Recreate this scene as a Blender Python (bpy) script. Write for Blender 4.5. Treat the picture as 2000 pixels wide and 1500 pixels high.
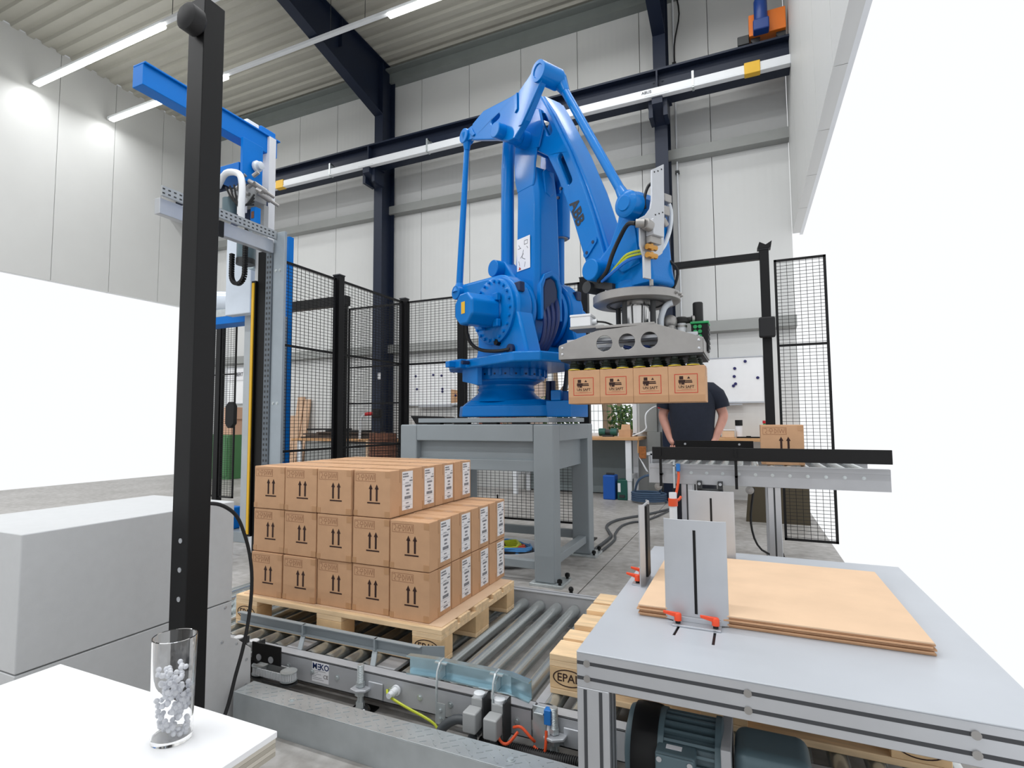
import bpy, bmesh, math, random
from mathutils import Vector, Matrix
from mathutils.geometry import tessellate_polygon
random.seed(7)
for o in list(bpy.data.objects): bpy.data.objects.remove(o)
SC = bpy.context.scene
COL = SC.collection
PI = math.pi

# ------------------------------------------------------------------ camera
F_PX, PPX, PPY, W, H = 1083.0, 953.0, 750.0, 2000.0, 1500.0
yaw, pitch, roll = math.radians(25.0), math.radians(3.9), math.radians(-0.25)
fw = Vector((-math.sin(yaw)*math.cos(pitch), math.cos(yaw)*math.cos(pitch), math.sin(pitch)))
rt = Vector((math.cos(yaw), math.sin(yaw), 0)); up = rt.cross(fw)
r2 = rt*math.cos(roll)+up*math.sin(roll); u2 = -rt*math.sin(roll)+up*math.cos(roll)
cd = bpy.data.cameras.new('camera'); cam = bpy.data.objects.new('camera', cd); COL.objects.link(cam)
cam.matrix_world = Matrix(((r2.x,u2.x,-fw.x,0),(r2.y,u2.y,-fw.y,0),(r2.z,u2.z,-fw.z,1.17),(0,0,0,1)))
cd.sensor_width = 36.0; cd.sensor_fit = 'HORIZONTAL'; cd.lens = 36.0*F_PX/W
cd.shift_x = (W/2-PPX)/W; cd.shift_y = 0.0; cd.clip_start = 0.05; cd.clip_end = 200
SC.camera = cam

# ------------------------------------------------------------------ world, lights, exposure
wd = bpy.data.worlds.new('overcast_sky'); SC.world = wd; wd.use_nodes = True
bg = wd.node_tree.nodes['Background']; bg.inputs['Color'].default_value = (0.97, 0.985, 1.0, 1); bg.inputs['Strength'].default_value = 1.02
vs = SC.view_settings; vs.view_transform = 'Standard'; vs.look = 'None'; vs.gamma = 1.0; vs.use_curve_mapping = False
vs.exposure = 0.0
def area(name, loc, sx, sy, power, rot=(0,0,0), color=(0.98,0.99,1.0)):
    l = bpy.data.lights.new(name, 'AREA'); l.shape = 'RECTANGLE'; l.size = sx; l.size_y = sy; l.energy = power; l.color = color
    o = bpy.data.objects.new(name, l); COL.objects.link(o); o.location = loc; o.rotation_euler = rot
    return o
# the hall's own rows of LED trunking (tubes modelled further down for the two rear rows; nearer rows unseen)
LP = 1.08
for k, (y, x0, x1, p) in enumerate(((6.8,-4.9,0.3,34), (6.8,-11.8,-8.55,26), (5.45,-11.8,-8.3,34), (5.45,-3.8,0.3,50), (2.6,-11.0,-6.5,120), (2.6,-5.5,0.3,180), (-1.0,-11.0,-6.0,140), (-1.0,-5.0,0.3,180), (-5.0,-9.0,-2.0,200))):
    area('lamp_light', ((x0+x1)/2, y, 7.44), x1-x0, 0.1, p*LP)

# ------------------------------------------------------------------ helpers
def lin(c):
    return tuple((v/255/12.92 if v/255 <= 0.04045 else ((v/255+0.055)/1.055)**2.4) for v in c)+(1.0,)
MATS = {}
def mat(name, rgb, rough=0.5, metal=0.0, var=0.0, scale=8.0, bump=0.0, bscale=60.0, coat=0.0, stretch=None, emit=None, spec=None):
    if name in MATS: return MATS[name]
    m = bpy.data.materials.new(name); m.use_nodes = True
    nt = m.node_tree; b = nt.nodes['Principled BSDF']
    b.inputs['Roughness'].default_value = rough; b.inputs['Metallic'].default_value = metal
    if coat: b.inputs['Coat Weight'].default_value = coat; b.inputs['Coat Roughness'].default_value = 0.08
    if spec is not None: b.inputs['Specular IOR Level'].default_value = spec
    c = lin(rgb)
    tc = nt.nodes.new('ShaderNodeTexCoord'); mp = nt.nodes.new('ShaderNodeMapping')
    nt.links.new(tc.outputs['Object'], mp.inputs['Vector'])
    if stretch: mp.inputs['Scale'].default_value = stretch
    nz = nt.nodes.new('ShaderNodeTexNoise'); nz.inputs['Scale'].default_value = scale; nz.inputs['Detail'].default_value = 6
    nt.links.new(mp.outputs['Vector'], nz.inputs['Vector'])
    rp = nt.nodes.new('ShaderNodeValToRGB')
    k = max(var, 0.015)
    rp.color_ramp.elements[0].position = 0.3; rp.color_ramp.elements[1].position = 0.7
    rp.color_ramp.elements[0].color = tuple(v*(1-k) for v in c[:3])+(1,)
    rp.color_ramp.elements[1].color = tuple(min(1, v*(1+k)) for v in c[:3])+(1,)
    nt.links.new(nz.outputs['Fac'], rp.inputs['Fac']); nt.links.new(rp.outputs['Color'], b.inputs['Base Color'])
    if bump:
        n2 = nt.nodes.new('ShaderNodeTexNoise'); n2.inputs['Scale'].default_value = bscale; n2.inputs['Detail'].default_value = 3
        nt.links.new(mp.outputs['Vector'], n2.inputs['Vector'])
        bp = nt.nodes.new('ShaderNodeBump'); bp.inputs['Strength'].default_value = bump; bp.inputs['Distance'].default_value = 0.01
        nt.links.new(n2.outputs['Fac'], bp.inputs['Height']); nt.links.new(bp.outputs['Normal'], b.inputs['Normal'])
    if emit: b.inputs['Emission Color'].default_value = lin(rgb); b.inputs['Emission Strength'].default_value = emit
    MATS[name] = m; return m

BLUE = mat('robot_blue_enamel', (0,114,194), 0.3, 0, 0.03, 3, 0.05, 90, coat=0.14, spec=0.2)
BLUE2 = mat('wrapper_blue_paint', (0,112,200), 0.4, 0, 0.03, 4, spec=0.2)
DBLUE = mat('dark_blue_void', (10,35,75), 0.5)  # paints the shade in hollows and holes, also plain dark parts
NAVY = mat('navy_structural_paint', (24,33,52), 0.45, 0, 0.06, 3, spec=0.3)
GREYP = mat('grey_stand_paint', (142,150,155), 0.42, 0, 0.03, 5, 0.03, 120)
LGREY = mat('light_grey_sheet', (160,162,163), 0.5, 0, 0.02, 5)
CABG = mat('cabinet_grey_coat', (196,198,200), 0.55, 0, 0.02, 30, 0.04, 300)
ALU = mat('anodised_aluminium', (196,199,204), 0.38, 0.75, 0.03, 10, stretch=(1,1,1))
ALUP = mat('bead_blasted_aluminium', (190,193,198), 0.5, 0.55, 0.03, 12)
STEEL = mat('brushed_stainless', (160,158,156), 0.42, 0.7, 0.05, 14)
ZINC = mat('zinc_plated_steel', (196,203,205), 0.32, 0.6, 0.12, 18, 0.05, 60)
ZINCB = mat('blue_passivated_zinc', (176,202,212), 0.24, 0.8, 0.12, 9)
ROLL = mat('galvanised_roller', (200,206,206), 0.27, 0.75, 0.22, 10, stretch=(1,0.2,1))
FRAME = mat('conveyor_frame_grey', (172,174,178), 0.42, 0.1, 0.04, 10)
BLACK = mat('black_powder_coat', (12,12,14), 0.45, 0, 0.08, 30, spec=0.3)
RUBBER = mat('black_rubber', (20,20,22), 0.65)
CHAR = mat('charcoal_plastic', (48,50,52), 0.5)
CARD = mat('kraft_cardboard', (197,157,123), 0.85, 0, 0.05, 14, 0.03, 120, spec=0.2)
CARD2 = mat('kraft_slip_sheet', (220,190,160), 0.85, 0, 0.04, 9, spec=0.2)
TAPE = mat('glossy_packing_tape', (184,142,104), 0.3, 0, 0.04, 10)
INK = mat('dark_brown_ink', (48,24,18), 0.8)
INK2 = mat('faint_brown_ink', (160,118,88), 0.85)
REDINK = mat('red_print_ink', (190,62,48), 0.8)
PAPER = mat('white_label_paper', (232,232,236), 0.6)
GINK = mat('grey_print', (70,72,80), 0.8)
WOOD = mat('fresh_pine', (232,202,162), 0.75, 0, 0.16, 5, 0.06, 40, stretch=(1.2,9,9))
WOODB = mat('pine_block', (222,188,144), 0.8, 0, 0.2, 9, 0.06, 60)
BEECH = mat('beech_bench_top', (196,150,104), 0.55, 0, 0.1, 6, stretch=(1,8,8))
WHITE = mat('white_laminate', (240,241,243), 0.35)
WPAINT = mat('white_enamel', (225,228,232), 0.4)
ORANGE = mat('orange_lever_plastic', (235,78,38), 0.4)
YELLOW = mat('yellow_paint', (226,178,40), 0.45)
YELLIP = mat('yellow_silicone', (205,178,40), 0.5)
GREEN = mat('green_plastic', (28,150,84), 0.4)
DGREEN = mat('dark_green_paint', (22,84,74), 0.5)
TEAL = mat('teal_motor_paint', (88,108,116), 0.42, 0.1, 0.06, 8)
RED = mat('red_plastic', (196,28,36), 0.4)
SKIN = mat('skin', (206,150,132), 0.55, 0, 0.06, 20)
CLOTH = mat('navy_cotton', (28,34,48), 0.9, 0, 0.1, 30, 0.1, 200)
TROU = mat('dark_trouser_cloth', (30,32,40), 0.9, 0, 0.1, 30)
HAIR = mat('brown_hair', (60,44,34), 0.7)
HOSE = mat('grey_corrugated_hose', (68,72,76), 0.5)
CBLUE = mat('blue_cable', (36,84,150), 0.45)
CORANGE = mat('orange_cable', (226,84,40), 0.45)
CYG = mat('yellow_green_earth_wire', (190,200,50), 0.45)
CLEAR = mat('clear_tubing', (205,212,220), 0.15)
BRASS = mat('brass_fitting', (190,140,70), 0.3, 0.8)
RUST = mat('rusty_brown', (112,72,54), 0.85, 0, 0.3, 12)
LAMPM = mat('lit_led_tube', (255,255,250), 0.4, emit=9.0)
WALLM = None
def wall_mat():
    m = mat('sandwich_panel_white', (208,209,208), 0.5, 0, 0.015, 2)
    nt = m.node_tree; b = nt.nodes['Principled BSDF']
    tc = nt.nodes.new('ShaderNodeTexCoord'); wv = nt.nodes.new('ShaderNodeTexWave')
    wv.wave_type = 'BANDS'; wv.bands_direction = 'X'; wv.inputs['Scale'].default_value = 3.2
    nt.links.new(tc.outputs['Object'], wv.inputs['Vector'])
    bp = nt.nodes.new('ShaderNodeBump'); bp.inputs['Strength'].default_value = 0.25; bp.inputs['Distance'].default_value = 0.004
    nt.links.new(wv.outputs['Fac'], bp.inputs['Height']); nt.links.new(bp.outputs['Normal'], b.inputs['Normal'])
    return m
WALLM = wall_mat()
def floor_mat():
    m = bpy.data.materials.new('worn_concrete'); m.use_nodes = True
    nt = m.node_tree; b = nt.nodes['Principled BSDF']; b.inputs['Roughness'].default_value = 0.42
    tc = nt.nodes.new('ShaderNodeTexCoord')
    n1 = nt.nodes.new('ShaderNodeTexNoise'); n1.inputs['Scale'].default_value = 1.6; n1.inputs['Detail'].default_value = 8
    n2 = nt.nodes.new('ShaderNodeTexNoise'); n2.inputs['Scale'].default_value = 14; n2.inputs['Detail'].default_value = 8
    nt.links.new(tc.outputs['Object'], n1.inputs['Vector']); nt.links.new(tc.outputs['Object'], n2.inputs['Vector'])
    mx = nt.nodes.new('ShaderNodeMath'); mx.operation = 'ADD'
    nt.links.new(n1.outputs['Fac'], mx.inputs[0]); nt.links.new(n2.outputs['Fac'], mx.inputs[1])
    hf = nt.nodes.new('ShaderNodeMath'); hf.operation = 'MULTIPLY'; hf.inputs[1].default_value = 0.5
    nt.links.new(mx.outputs[0], hf.inputs[0])
    rp = nt.nodes.new('ShaderNodeValToRGB')
    rp.color_ramp.elements[0].position = 0.32; rp.color_ramp.elements[0].color = lin((132,128,123))
    rp.color_ramp.elements[1].position = 0.68; rp.color_ramp.elements[1].color = lin((190,188,186))
    nt.links.new(hf.outputs[0], rp.inputs['Fac']); nt.links.new(rp.outputs['Color'], b.inputs['Base Color'])
    r3 = nt.nodes.new('ShaderNodeMapRange'); r3.inputs['To Min'].default_value = 0.3; r3.inputs['To Max'].default_value = 0.65
    nt.links.new(n1.outputs['Fac'], r3.inputs['Value']); nt.links.new(r3.outputs[0], b.inputs['Roughness'])
    bp = nt.nodes.new('ShaderNodeBump'); bp.inputs['Strength'].default_value = 0.06; bp.inputs['Distance'].default_value = 0.01
    nt.links.new(n2.outputs['Fac'], bp.inputs['Height']); nt.links.new(bp.outputs['Normal'], b.inputs['Normal'])
    return m
FLOORM = floor_mat()
def glass_mat(name, tint=(1,1,1,1), rough=0.02):
    m = bpy.data.materials.new(name); m.use_nodes = True
    nt = m.node_tree; b = nt.nodes['Principled BSDF']
    b.inputs['Base Color'].default_value = tint; b.inputs['Roughness'].default_value = rough
    b.inputs['Transmission Weight'].default_value = 1.0; b.inputs['IOR'].default_value = 1.45
    return m
GLASS = glass_mat('clear_tumbler_glass'); PANE = glass_mat('window_glass'); PANE.node_tree.nodes['Principled BSDF'].inputs['IOR'].default_value = 1.05
FILM = mat('stretch_film_white', (206,216,228), 0.25, 0, 0.08, 3)
PELLET = mat('white_pellets', (225,228,235), 0.4)

ORG = {}
def V(*a): return Vector(a)
class MB:
    def __init__(s): s.v = []; s.f = []; s.flat = False
    def add(s, vs, fs):
        k = len(s.v); s.v += [Vector(p) for p in vs]; s.f += [tuple(i+k for i in f) for f in fs]; return s
    def box(s, x0, x1, y0, y1, z0, z1):
        return s.add([(x0,y0,z0),(x1,y0,z0),(x1,y1,z0),(x0,y1,z0),(x0,y0,z1),(x1,y0,z1),(x1,y1,z1),(x0,y1,z1)],
                     [(0,3,2,1),(4,5,6,7),(0,1,5,4),(1,2,6,5),(2,3,7,6),(3,0,4,7)])
    def obox(s, c, ax, ay, az):
        c, ax, ay, az = map(Vector, (c, ax, ay, az))
        p = [c+ax*i+ay*j+az*k for k in (-1,1) for (i,j) in ((-1,-1),(1,-1),(1,1),(-1,1))]
        return s.add(p, [(0,3,2,1),(4,5,6,7),(0,1,5,4),(1,2,6,5),(2,3,7,6),(3,0,4,7)])
    def bar(s, a, b, w, h, upv=(0,0,1)):
        a, b = Vector(a), Vector(b); d = (b-a); L = d.length; d.normalize()
        sv = d.cross(Vector(upv))
        if sv.length < 1e-4: sv = d.cross(Vector((1,0,0)))
        sv.normalize(); uv = sv.cross(d)
        return s.obox((a+b)/2, d*L/2, sv*w/2, uv*h/2)
    def prism(s, pts, off):
        pts = [Vector(p) for p in pts]; off = Vector(off); n = len(pts)
        fs = [tuple(range(n)), tuple(reversed(range(n, 2*n)))]
        fs += [(i, i+n, (i+1)%n+n, (i+1)%n) for i in range(n)]
        return s.add(pts+[p+off for p in pts], fs)
    def plate(s, outer, holes, fn, d0, d1):
        s.flat = True
        loops = [list(outer)]+[list(h) for h in holes]
        flat = [p for l in loops for p in l]
        tris = tessellate_polygon([[Vector((p[0],p[1],0)) for p in l] for l in loops])
        n = len(flat)
        vs = [fn(p[0],p[1],d0) for p in flat]+[fn(p[0],p[1],d1) for p in flat]
        fs = [tuple(t) for t in tris]+[tuple(i+n for i in reversed(t)) for t in tris]
        k = 0
        for l in loops:
            m = len(l)
            for i in range(m): fs.append((k+i, k+(i+1)%m, k+(i+1)%m+n, k+i+n))
            k += m
        return s.add(vs, fs)
    def cyl(s, a, b, r, r1=None, seg=16, caps=True):
        a, b = Vector(a), Vector(b); r1 = r if r1 is None else r1
        d = (b-a).normalized(); x = d.orthogonal().normalized(); y = d.cross(x)
        p = [a+(x*math.cos(2*PI*i/seg)+y*math.sin(2*PI*i/seg))*r for i in range(seg)]
        q = [b+(x*math.cos(2*PI*i/seg)+y*math.sin(2*PI*i/seg))*r1 for i in range(seg)]
        fs = [(i,(i+1)%seg,(i+1)%seg+seg,i+seg) for i in range(seg)]
        if caps: fs += [tuple(reversed(range(seg))), tuple(range(seg,2*seg))]
        return s.add(p+q, fs)
    def lathe(s, prof, c, ax=(0,0,1), seg=32, caps=True):
        c = Vector(c); d = Vector(ax).normalized(); x = d.orthogonal().normalized(); y = d.cross(x); n = len(prof)
        vs = []
        for r, h in prof:
            vs += [c+d*h+(x*math.cos(2*PI*i/seg)+y*math.sin(2*PI*i/seg))*r for i in range(seg)]
        fs = [(k*seg+i, k*seg+(i+1)%seg, (k+1)*seg+(i+1)%seg, (k+1)*seg+i) for k in range(n-1) for i in range(seg)]
        if caps: fs += [tuple(reversed(range(seg))), tuple(range((n-1)*seg, n*seg))]
        return s.add(vs, fs)
    def tube(s, pts, r, seg=8, sm=4):
        P = [Vector(p) for p in pts]
        if sm > 1 and len(P) > 2:
            Q = []
            for i in range(len(P)-1):
                p0 = P[max(i-1,0)]; p1 = P[i]; p2 = P[i+1]; p3 = P[min(i+2,len(P)-1)]
                for k in range(sm):
                    t = k/sm
                    Q.append(0.5*((2*p1)+(p2-p0)*t+(2*p0-5*p1+4*p2-p3)*t*t+(3*p1-p0-3*p2+p3)*t**3))
            Q.append(P[-1]); P = Q
        vs = []; n = len(P); x = None
        for i, p in enumerate(P):
            d = (P[min(i+1,n-1)]-P[max(i-1,0)])
            if d.length < 1e-6: d = Vector((0,0,1))
            d.normalize()
            if x is None: x = d.orthogonal().normalized()
            x = x-d*x.dot(d)
            if x.length < 1e-5: x = d.orthogonal()
            x.normalize(); y = d.cross(x)
            vs += [p+(x*math.cos(2*PI*j/seg)+y*math.sin(2*PI*j/seg))*r for j in range(seg)]
        fs = [(i*seg+j, i*seg+(j+1)%seg, (i+1)*seg+(j+1)%seg, (i+1)*seg+j) for i in range(n-1) for j in range(seg)]
        fs += [tuple(reversed(range(seg))), tuple(range((n-1)*seg, n*seg))]
        return s.add(vs, fs)
    def ball(s, c, r, seg=12, rings=8, sc=(1,1,1)):
        c = Vector(c); vs = [c+Vector((0,0,-r*sc[2]))]
        for k in range(1, rings):
            a = -PI/2+PI*k/rings
            vs += [c+Vector((r*sc[0]*math.cos(a)*math.cos(2*PI*i/seg), r*sc[1]*math.cos(a)*math.sin(2*PI*i/seg), r*sc[2]*math.sin(a))) for i in range(seg)]
        vs.append(c+Vector((0,0,r*sc[2]))); L = len(vs)-1
        fs = [(0, 1+(i+1)%seg, 1+i) for i in range(seg)]
        fs += [(1+k*seg+i, 1+k*seg+(i+1)%seg, 1+(k+1)*seg+(i+1)%seg, 1+(k+1)*seg+i) for k in range(rings-2) for i in range(seg)]
        fs += [(1+(rings-2)*seg+i, 1+(rings-2)*seg+(i+1)%seg, L) for i in range(seg)]
        return s.add(vs, fs)
    def build(s, name, m, parent=None, bevel=0.0, smooth=True, label=None, kind=None, seg=2, fix=True):
        smooth = smooth and not s.flat
        org = ORG.get(parent.name, Vector((0,0,0))) if parent else Vector((0,0,0))
        me = bpy.data.meshes.new(name)
        me.from_pydata([p-org for p in s.v], [], s.f); me.update()
        if fix:
            bm = bmesh.new(); bm.from_mesh(me); bmesh.ops.recalc_face_normals(bm, faces=bm.faces); bm.to_mesh(me); bm.free()
        if smooth:
            me.polygons.foreach_set('use_smooth', [True]*len(me.polygons)); me.set_sharp_from_angle(angle=math.radians(38))
        me.materials.append(m)
        o = bpy.data.objects.new(name, me); COL.objects.link(o)
        if parent: o.parent = parent
        ORG[o.name] = org
        if bevel:
            b = o.modifiers.new('bevel', 'BEVEL'); b.width = bevel; b.segments = seg; b.limit_method = 'ANGLE'; b.angle_limit = math.radians(40); b.harden_normals = smooth
        if label: o['label'] = label
        if kind: o['kind'] = kind
        return o
def tag(o, label, cat, group=None):
    o['label'] = label; o['category'] = cat
    if group: o['group'] = group
    return o
def thing(name, label, cat, loc=(0,0,0), group=None):
    o = bpy.data.objects.new(name, None); COL.objects.link(o); o.location = loc; o.empty_display_size = 0.1
    ORG[o.name] = Vector(loc); return tag(o, label, cat, group)
def struct(o): o['kind'] = 'structure'; return o
def copy_tree(o, parent=None):
    c = o.copy(); COL.objects.link(c)
    if parent: c.parent = parent
    ORG[c.name] = Vector(ORG.get(o.name, (0,0,0)))
    for ch in list(o.children): copy_tree(ch, c)
    return c
def text(txt, size, m, name, parent, origin, xd=(1,0,0), yd=(0,0,1), align='CENTER', ext=0.0004, bold=0.0, sx=1.0):
    cu = bpy.data.curves.new('t', 'FONT'); cu.body = txt; cu.size = size; cu.align_x = align; cu.align_y = 'CENTER'; cu.extrude = ext; cu.offset = bold; cu.resolution_u = 2
    ob = bpy.data.objects.new('t', cu); COL.objects.link(ob)
    dg = bpy.context.evaluated_depsgraph_get(); dg.update()
    me = bpy.data.meshes.new_from_object(ob.evaluated_get(dg)); bpy.data.objects.remove(ob)
    x, y = Vector(xd).normalized(), Vector(yd).normalized(); z = x.cross(y); org = ORG.get(parent.name, Vector((0,0,0)))
    for v in me.vertices: v.co = Vector(origin)-org+x*v.co.x*sx+y*v.co.y+z*v.co.z
    me.materials.clear(); me.materials.append(m); me.name = name
    o = bpy.data.objects.new(name, me); COL.objects.link(o); o.parent = parent; ORG[o.name] = org
    return o
def circ(cx, cy, r, n=24, ry=None):
    ry = r if ry is None else ry
    return [(cx+r*math.cos(2*PI*i/n), cy+ry*math.sin(2*PI*i/n)) for i in range(n)]
def slot(cx, cy, L, w, ang, n=8):
    p = []
    for s, a0 in ((1,-PI/2),(-1,PI/2)):
        for i in range(n+1):
            a = a0+PI*i/n; p.append((s*L/2+w/2*math.cos(a), w/2*math.sin(a)))
    c, q = math.cos(ang), math.sin(ang)
    return [(cx+x*c-y*q, cy+x*q+y*c) for x, y in p]
def hull2(c0, r0, c1, r1, n=24):
    pts = [(c0[0]+r0*math.cos(2*PI*i/n), c0[1]+r0*math.sin(2*PI*i/n)) for i in range(n)]+[(c1[0]+r1*math.cos(2*PI*i/n), c1[1]+r1*math.sin(2*PI*i/n)) for i in range(n)]
    pts = sorted(set((round(a,5), round(b,5)) for a, b in pts))
    def half(P):
        h = []
        for p in P:
            while len(h) > 1 and (h[-1][0]-h[-2][0])*(p[1]-h[-2][1])-(h[-1][1]-h[-2][1])*(p[0]-h[-2][0]) <= 0: h.pop()
            h.append(p)
        return h
    a = half(pts); b = half(pts[::-1]); return a[:-1]+b[:-1]
def XZ(x, z, y): return Vector((x, y, z))
def YZ(y, z, x): return Vector((x, y, z))
def XY(x, y, z): return Vector((x, y, z))
def bolt(mb, p, d, r=0.008, h=0.006):
    p, d = Vector(p), Vector(d).normalized(); mb.cyl(p, p+d*h, r, r*0.9, 6); mb.cyl(p, p+d*h*0.3, r*1.5, r*1.5, 10)

# ================================================================== SETTING
XL, XR, YB = -11.97, 0.69, 9.1
fl = MB().box(XL, XR, -8.3, YB+0.1, -0.2, -0.03).build('floor', FLOORM); struct(fl)
for x0, x1 in ((XL, -6.42), (-6.412, -1.088), (-1.08, XR)):
    for y0, y1 in ((-8.2, 3.6), (3.606, YB+0.1)):
        MB().box(x0, x1, y0, y1, -0.03, 0.0).build('floor_slab', FLOORM, fl)
wb = MB().box(XL, XR, YB+0.1, YB+0.14, 0, 0.9).box(XL, XR, YB+0.1, YB+0.14, 2.1, 8.4).box(XL,-4.55,YB+0.1,YB+0.14,0.9,2.1).box(-1.6,XR,YB+0.1,YB+0.14,0.9,2.1).build('wall_back', WPAINT, smooth=False); struct(wb)
seams = [-1.43+1.06*k for k in range(-10, 3)]
for a, b in zip(seams[:-1], seams[1:]):
    a += 0.005; b -= 0.005
    if b > -4.55 and a < -1.6:
        l, r = max(a, -4.55), min(b, -1.6)
        m = MB().box(a, b, YB, YB+0.1, 0.0, 0.9).box(a, b, YB, YB+0.1, 2.1, 8.35)
        if a < -4.56: m.box(a, -4.55, YB, YB+0.1, 0.9, 2.1)
        if b > -1.6: m.box(-1.6, b, YB, YB+0.1, 0.9, 2.1)
    else: m = MB().box(a, b, YB, YB+0.1, 0, 8.35)
    m.build('wall_panel', WALLM, wb, smooth=False)
ZG = 3.9  # unseen side walls, added to darken the upper hall, open below for daylight
for side, xw, sg in (('left', XL, -1), ('right', XR, 1)):
    w_ = MB().box(min(xw+0.1*sg,xw+0.14*sg), max(xw+0.1*sg,xw+0.14*sg), -8.2, YB+0.1, ZG, 8.9).build('wall_'+side, WPAINT, smooth=False); struct(w_)
    for k in range(17):
        y1 = YB-0.002-1.06*k; y0 = max(y1-1.05, -8.2)
        MB().box(min(xw,xw+0.1*sg), max(xw,xw+0.1*sg), y0, y1, ZG, 8.35+0.03*(YB-y1)).build('wall_panel', WALLM, w_, smooth=False)
struct(MB().box(XL,XR,-8.3,-8.2,4.3,8.9).box(XL,XL+1.2,-8.3,-8.2,0,4.3).box(XR-0.5,XR,-8.3,-8.2,0,4.3).build('wall_front', WPAINT, smooth=False))  # unseen front wall, added above its opening to darken the upper back wall
# girts and eaves beam
GIRT = mat('grey_girt_steel', (150,152,150), 0.5, 0.2, 0.04, 3)
EAVE = mat('eaves_grey_steel', (128,134,132), 0.5, 0.2, 0.05, 3)
for n, z0, z1 in ((1, 5.28, 5.46), (2, 2.5, 2.68)):
    m = MB().prism([(XL,YB-0.002,z0),(XL,YB-0.14,z0+0.02),(XL,YB-0.14,z1),(XL,YB-0.002,z1)], (XR-XL,0,0)); struct(m.build('trim_%d' % n, GIRT))
struct(MB().prism([(XL,YB,8.0),(XL,YB-0.16,8.02),(XL,YB-0.16,8.24),(XL,YB-0.05,8.27),(XL,YB,8.27)], (XR-XL,0,0)).box(XL,XR,YB-0.30,YB-0.16,8.2,8.235).build('trim_3', EAVE))
# ceiling: trapezoidal steel deck, ribs along X
def cz(y): return 8.3+0.03*(YB-y)
pts = []; y = YB+0.1; 
while y > -8.2:
    for dy, dz in ((0,0),(0.11,0),(0.135,0.045),(0.225,0.045),(0.25,0)):
        pts.append((y-dy, cz(y-dy)+dz))
    y -= 0.25
poly = [(XL, a, b) for a, b in pts]
DECK = mat('white_roof_deck', (176,174,164), 0.5, 0, 0.03, 2)
m = MB(); n = len(poly); m.add(poly+[(XR,)+p[1:] for p in poly], [(i, i+1, i+1+n, i+n) for i in range(n-1)])
m.add([(XL,YB+0.1,8.42),(XR,YB+0.1,8.42),(XR,-8.2,cz(-8.2)+0.12),(XL,-8.2,cz(-8.2)+0.12)], [(0,1,2,3)])
struct(m.build('ceiling', DECK, smooth=False, fix=False))
# window in the back wall with bars and panes
wn = MB().box(-4.55,-4.48,YB-0.02,YB+0.1,0.9,2.1).box(-1.67,-1.6,YB-0.02,YB+0.1,0.9,2.1).box(-4.55,-1.6,YB-0.02,YB+0.1,0.9,0.98).box(-4.55,-1.6,YB-0.02,YB+0.1,2.03,2.1).box(-3.12,-3.03,YB-0.01,YB+0.09,0.98,2.03).build('window_1', WPAINT, bevel=0.006); struct(wn)
for a, b in ((-4.48,-3.12),(-3.03,-1.67)):
    MB().box(a,b,YB+0.05,YB+0.056,0.98,2.03).build('pane', PANE, wn, smooth=False)
MB().box(-4.6,-1.55,YB-0.1,YB-0.0,0.88,0.91).build('window_sill', WPAINT, wn, bevel=0.004)
# steel columns (I section), brackets
def column(x, label):
    t = thing('steel_column', label, 'column', (x+0.095, 8.8, 0), 'navy steel columns along the back wall')
    m = MB().box(x, x+0.19, 8.6, 8.616, 0, 8.2).box(x, x+0.19, 9.0, 9.016, 0, 8.2).box(x+0.09, x+0.1, 8.616, 9.0, 0, 8.2)
    m.build('shaft', NAVY, t, smooth=False)
    MB().box(x-0.05, x+0.24, 8.55, 9.06, 0, 0.025).build('base_plate', NAVY, t)
    m = MB().prism([(x+0.02,8.6,5.98),(x+0.02,8.22,5.98),(x+0.02,8.22,5.86),(x+0.02,8.6,5.7)], (0.15,0,0)).box(x-0.08,x+0.27,8.2,8.6,5.975,5.99).box(x-0.04,x+0.02,8.3,8.6,5.7,5.98).box(x+0.17,x+0.23,8.3,8.6,5.7,5.98)
    m.build('crane_bracket', NAVY, t, smooth=False)
    return t
column(-6.44, 'navy steel column rising behind the left fence corner')
column(-1.15, 'navy steel column behind the upright plate at the robot wrist')
def rafter(x, label):
    t = thing('roof_rafter', label, 'rafter', (x+0.095, 8.8, 7.2), 'navy rafters under the roof deck')
    low = [(8.6,7.18),(6.1,7.76),(4.5,7.92),(-8.1,8.3)]
    up = [(9.0,cz(9.0)-0.03),(-8.1,cz(-8.1)-0.03)]
    MB().prism([(x+0.09,a,b) for a,b in low]+[(x+0.09,a,b) for a,b in reversed(up)]+[(x+0.09,9.0,7.18)], (0.012,0,0)).build('web', NAVY, t, smooth=False)
    m = MB()
    for (a,b),(c,d) in zip(low[:-1], low[1:]):
        m.prism([(x,a,b),(x,c,d),(x,c,d-0.016),(x,a,b-0.016)], (0.19,0,0))
    m.build('bottom_flange', NAVY, t, smooth=False)
    MB().prism([(x,up[0][0],up[0][1]),(x,up[1][0],up[1][1]),(x,up[1][0],up[1][1]-0.016),(x,up[0][0],up[0][1]-0.016)], (0.19,0,0)).build('top_flange', NAVY, t, smooth=False)
    m = MB()
    for yy in (8.62, 7.4, 6.1): m.box(x+0.01, x+0.18, yy-0.006, yy+0.006, 7.8, cz(yy)-0.05)
    m.build('stiffener', NAVY, t, smooth=False)
rafter(-6.44, 'navy haunched rafter crossing the ceiling at upper left')
rafter(-1.15, 'navy rafter above the right steel column')
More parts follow.
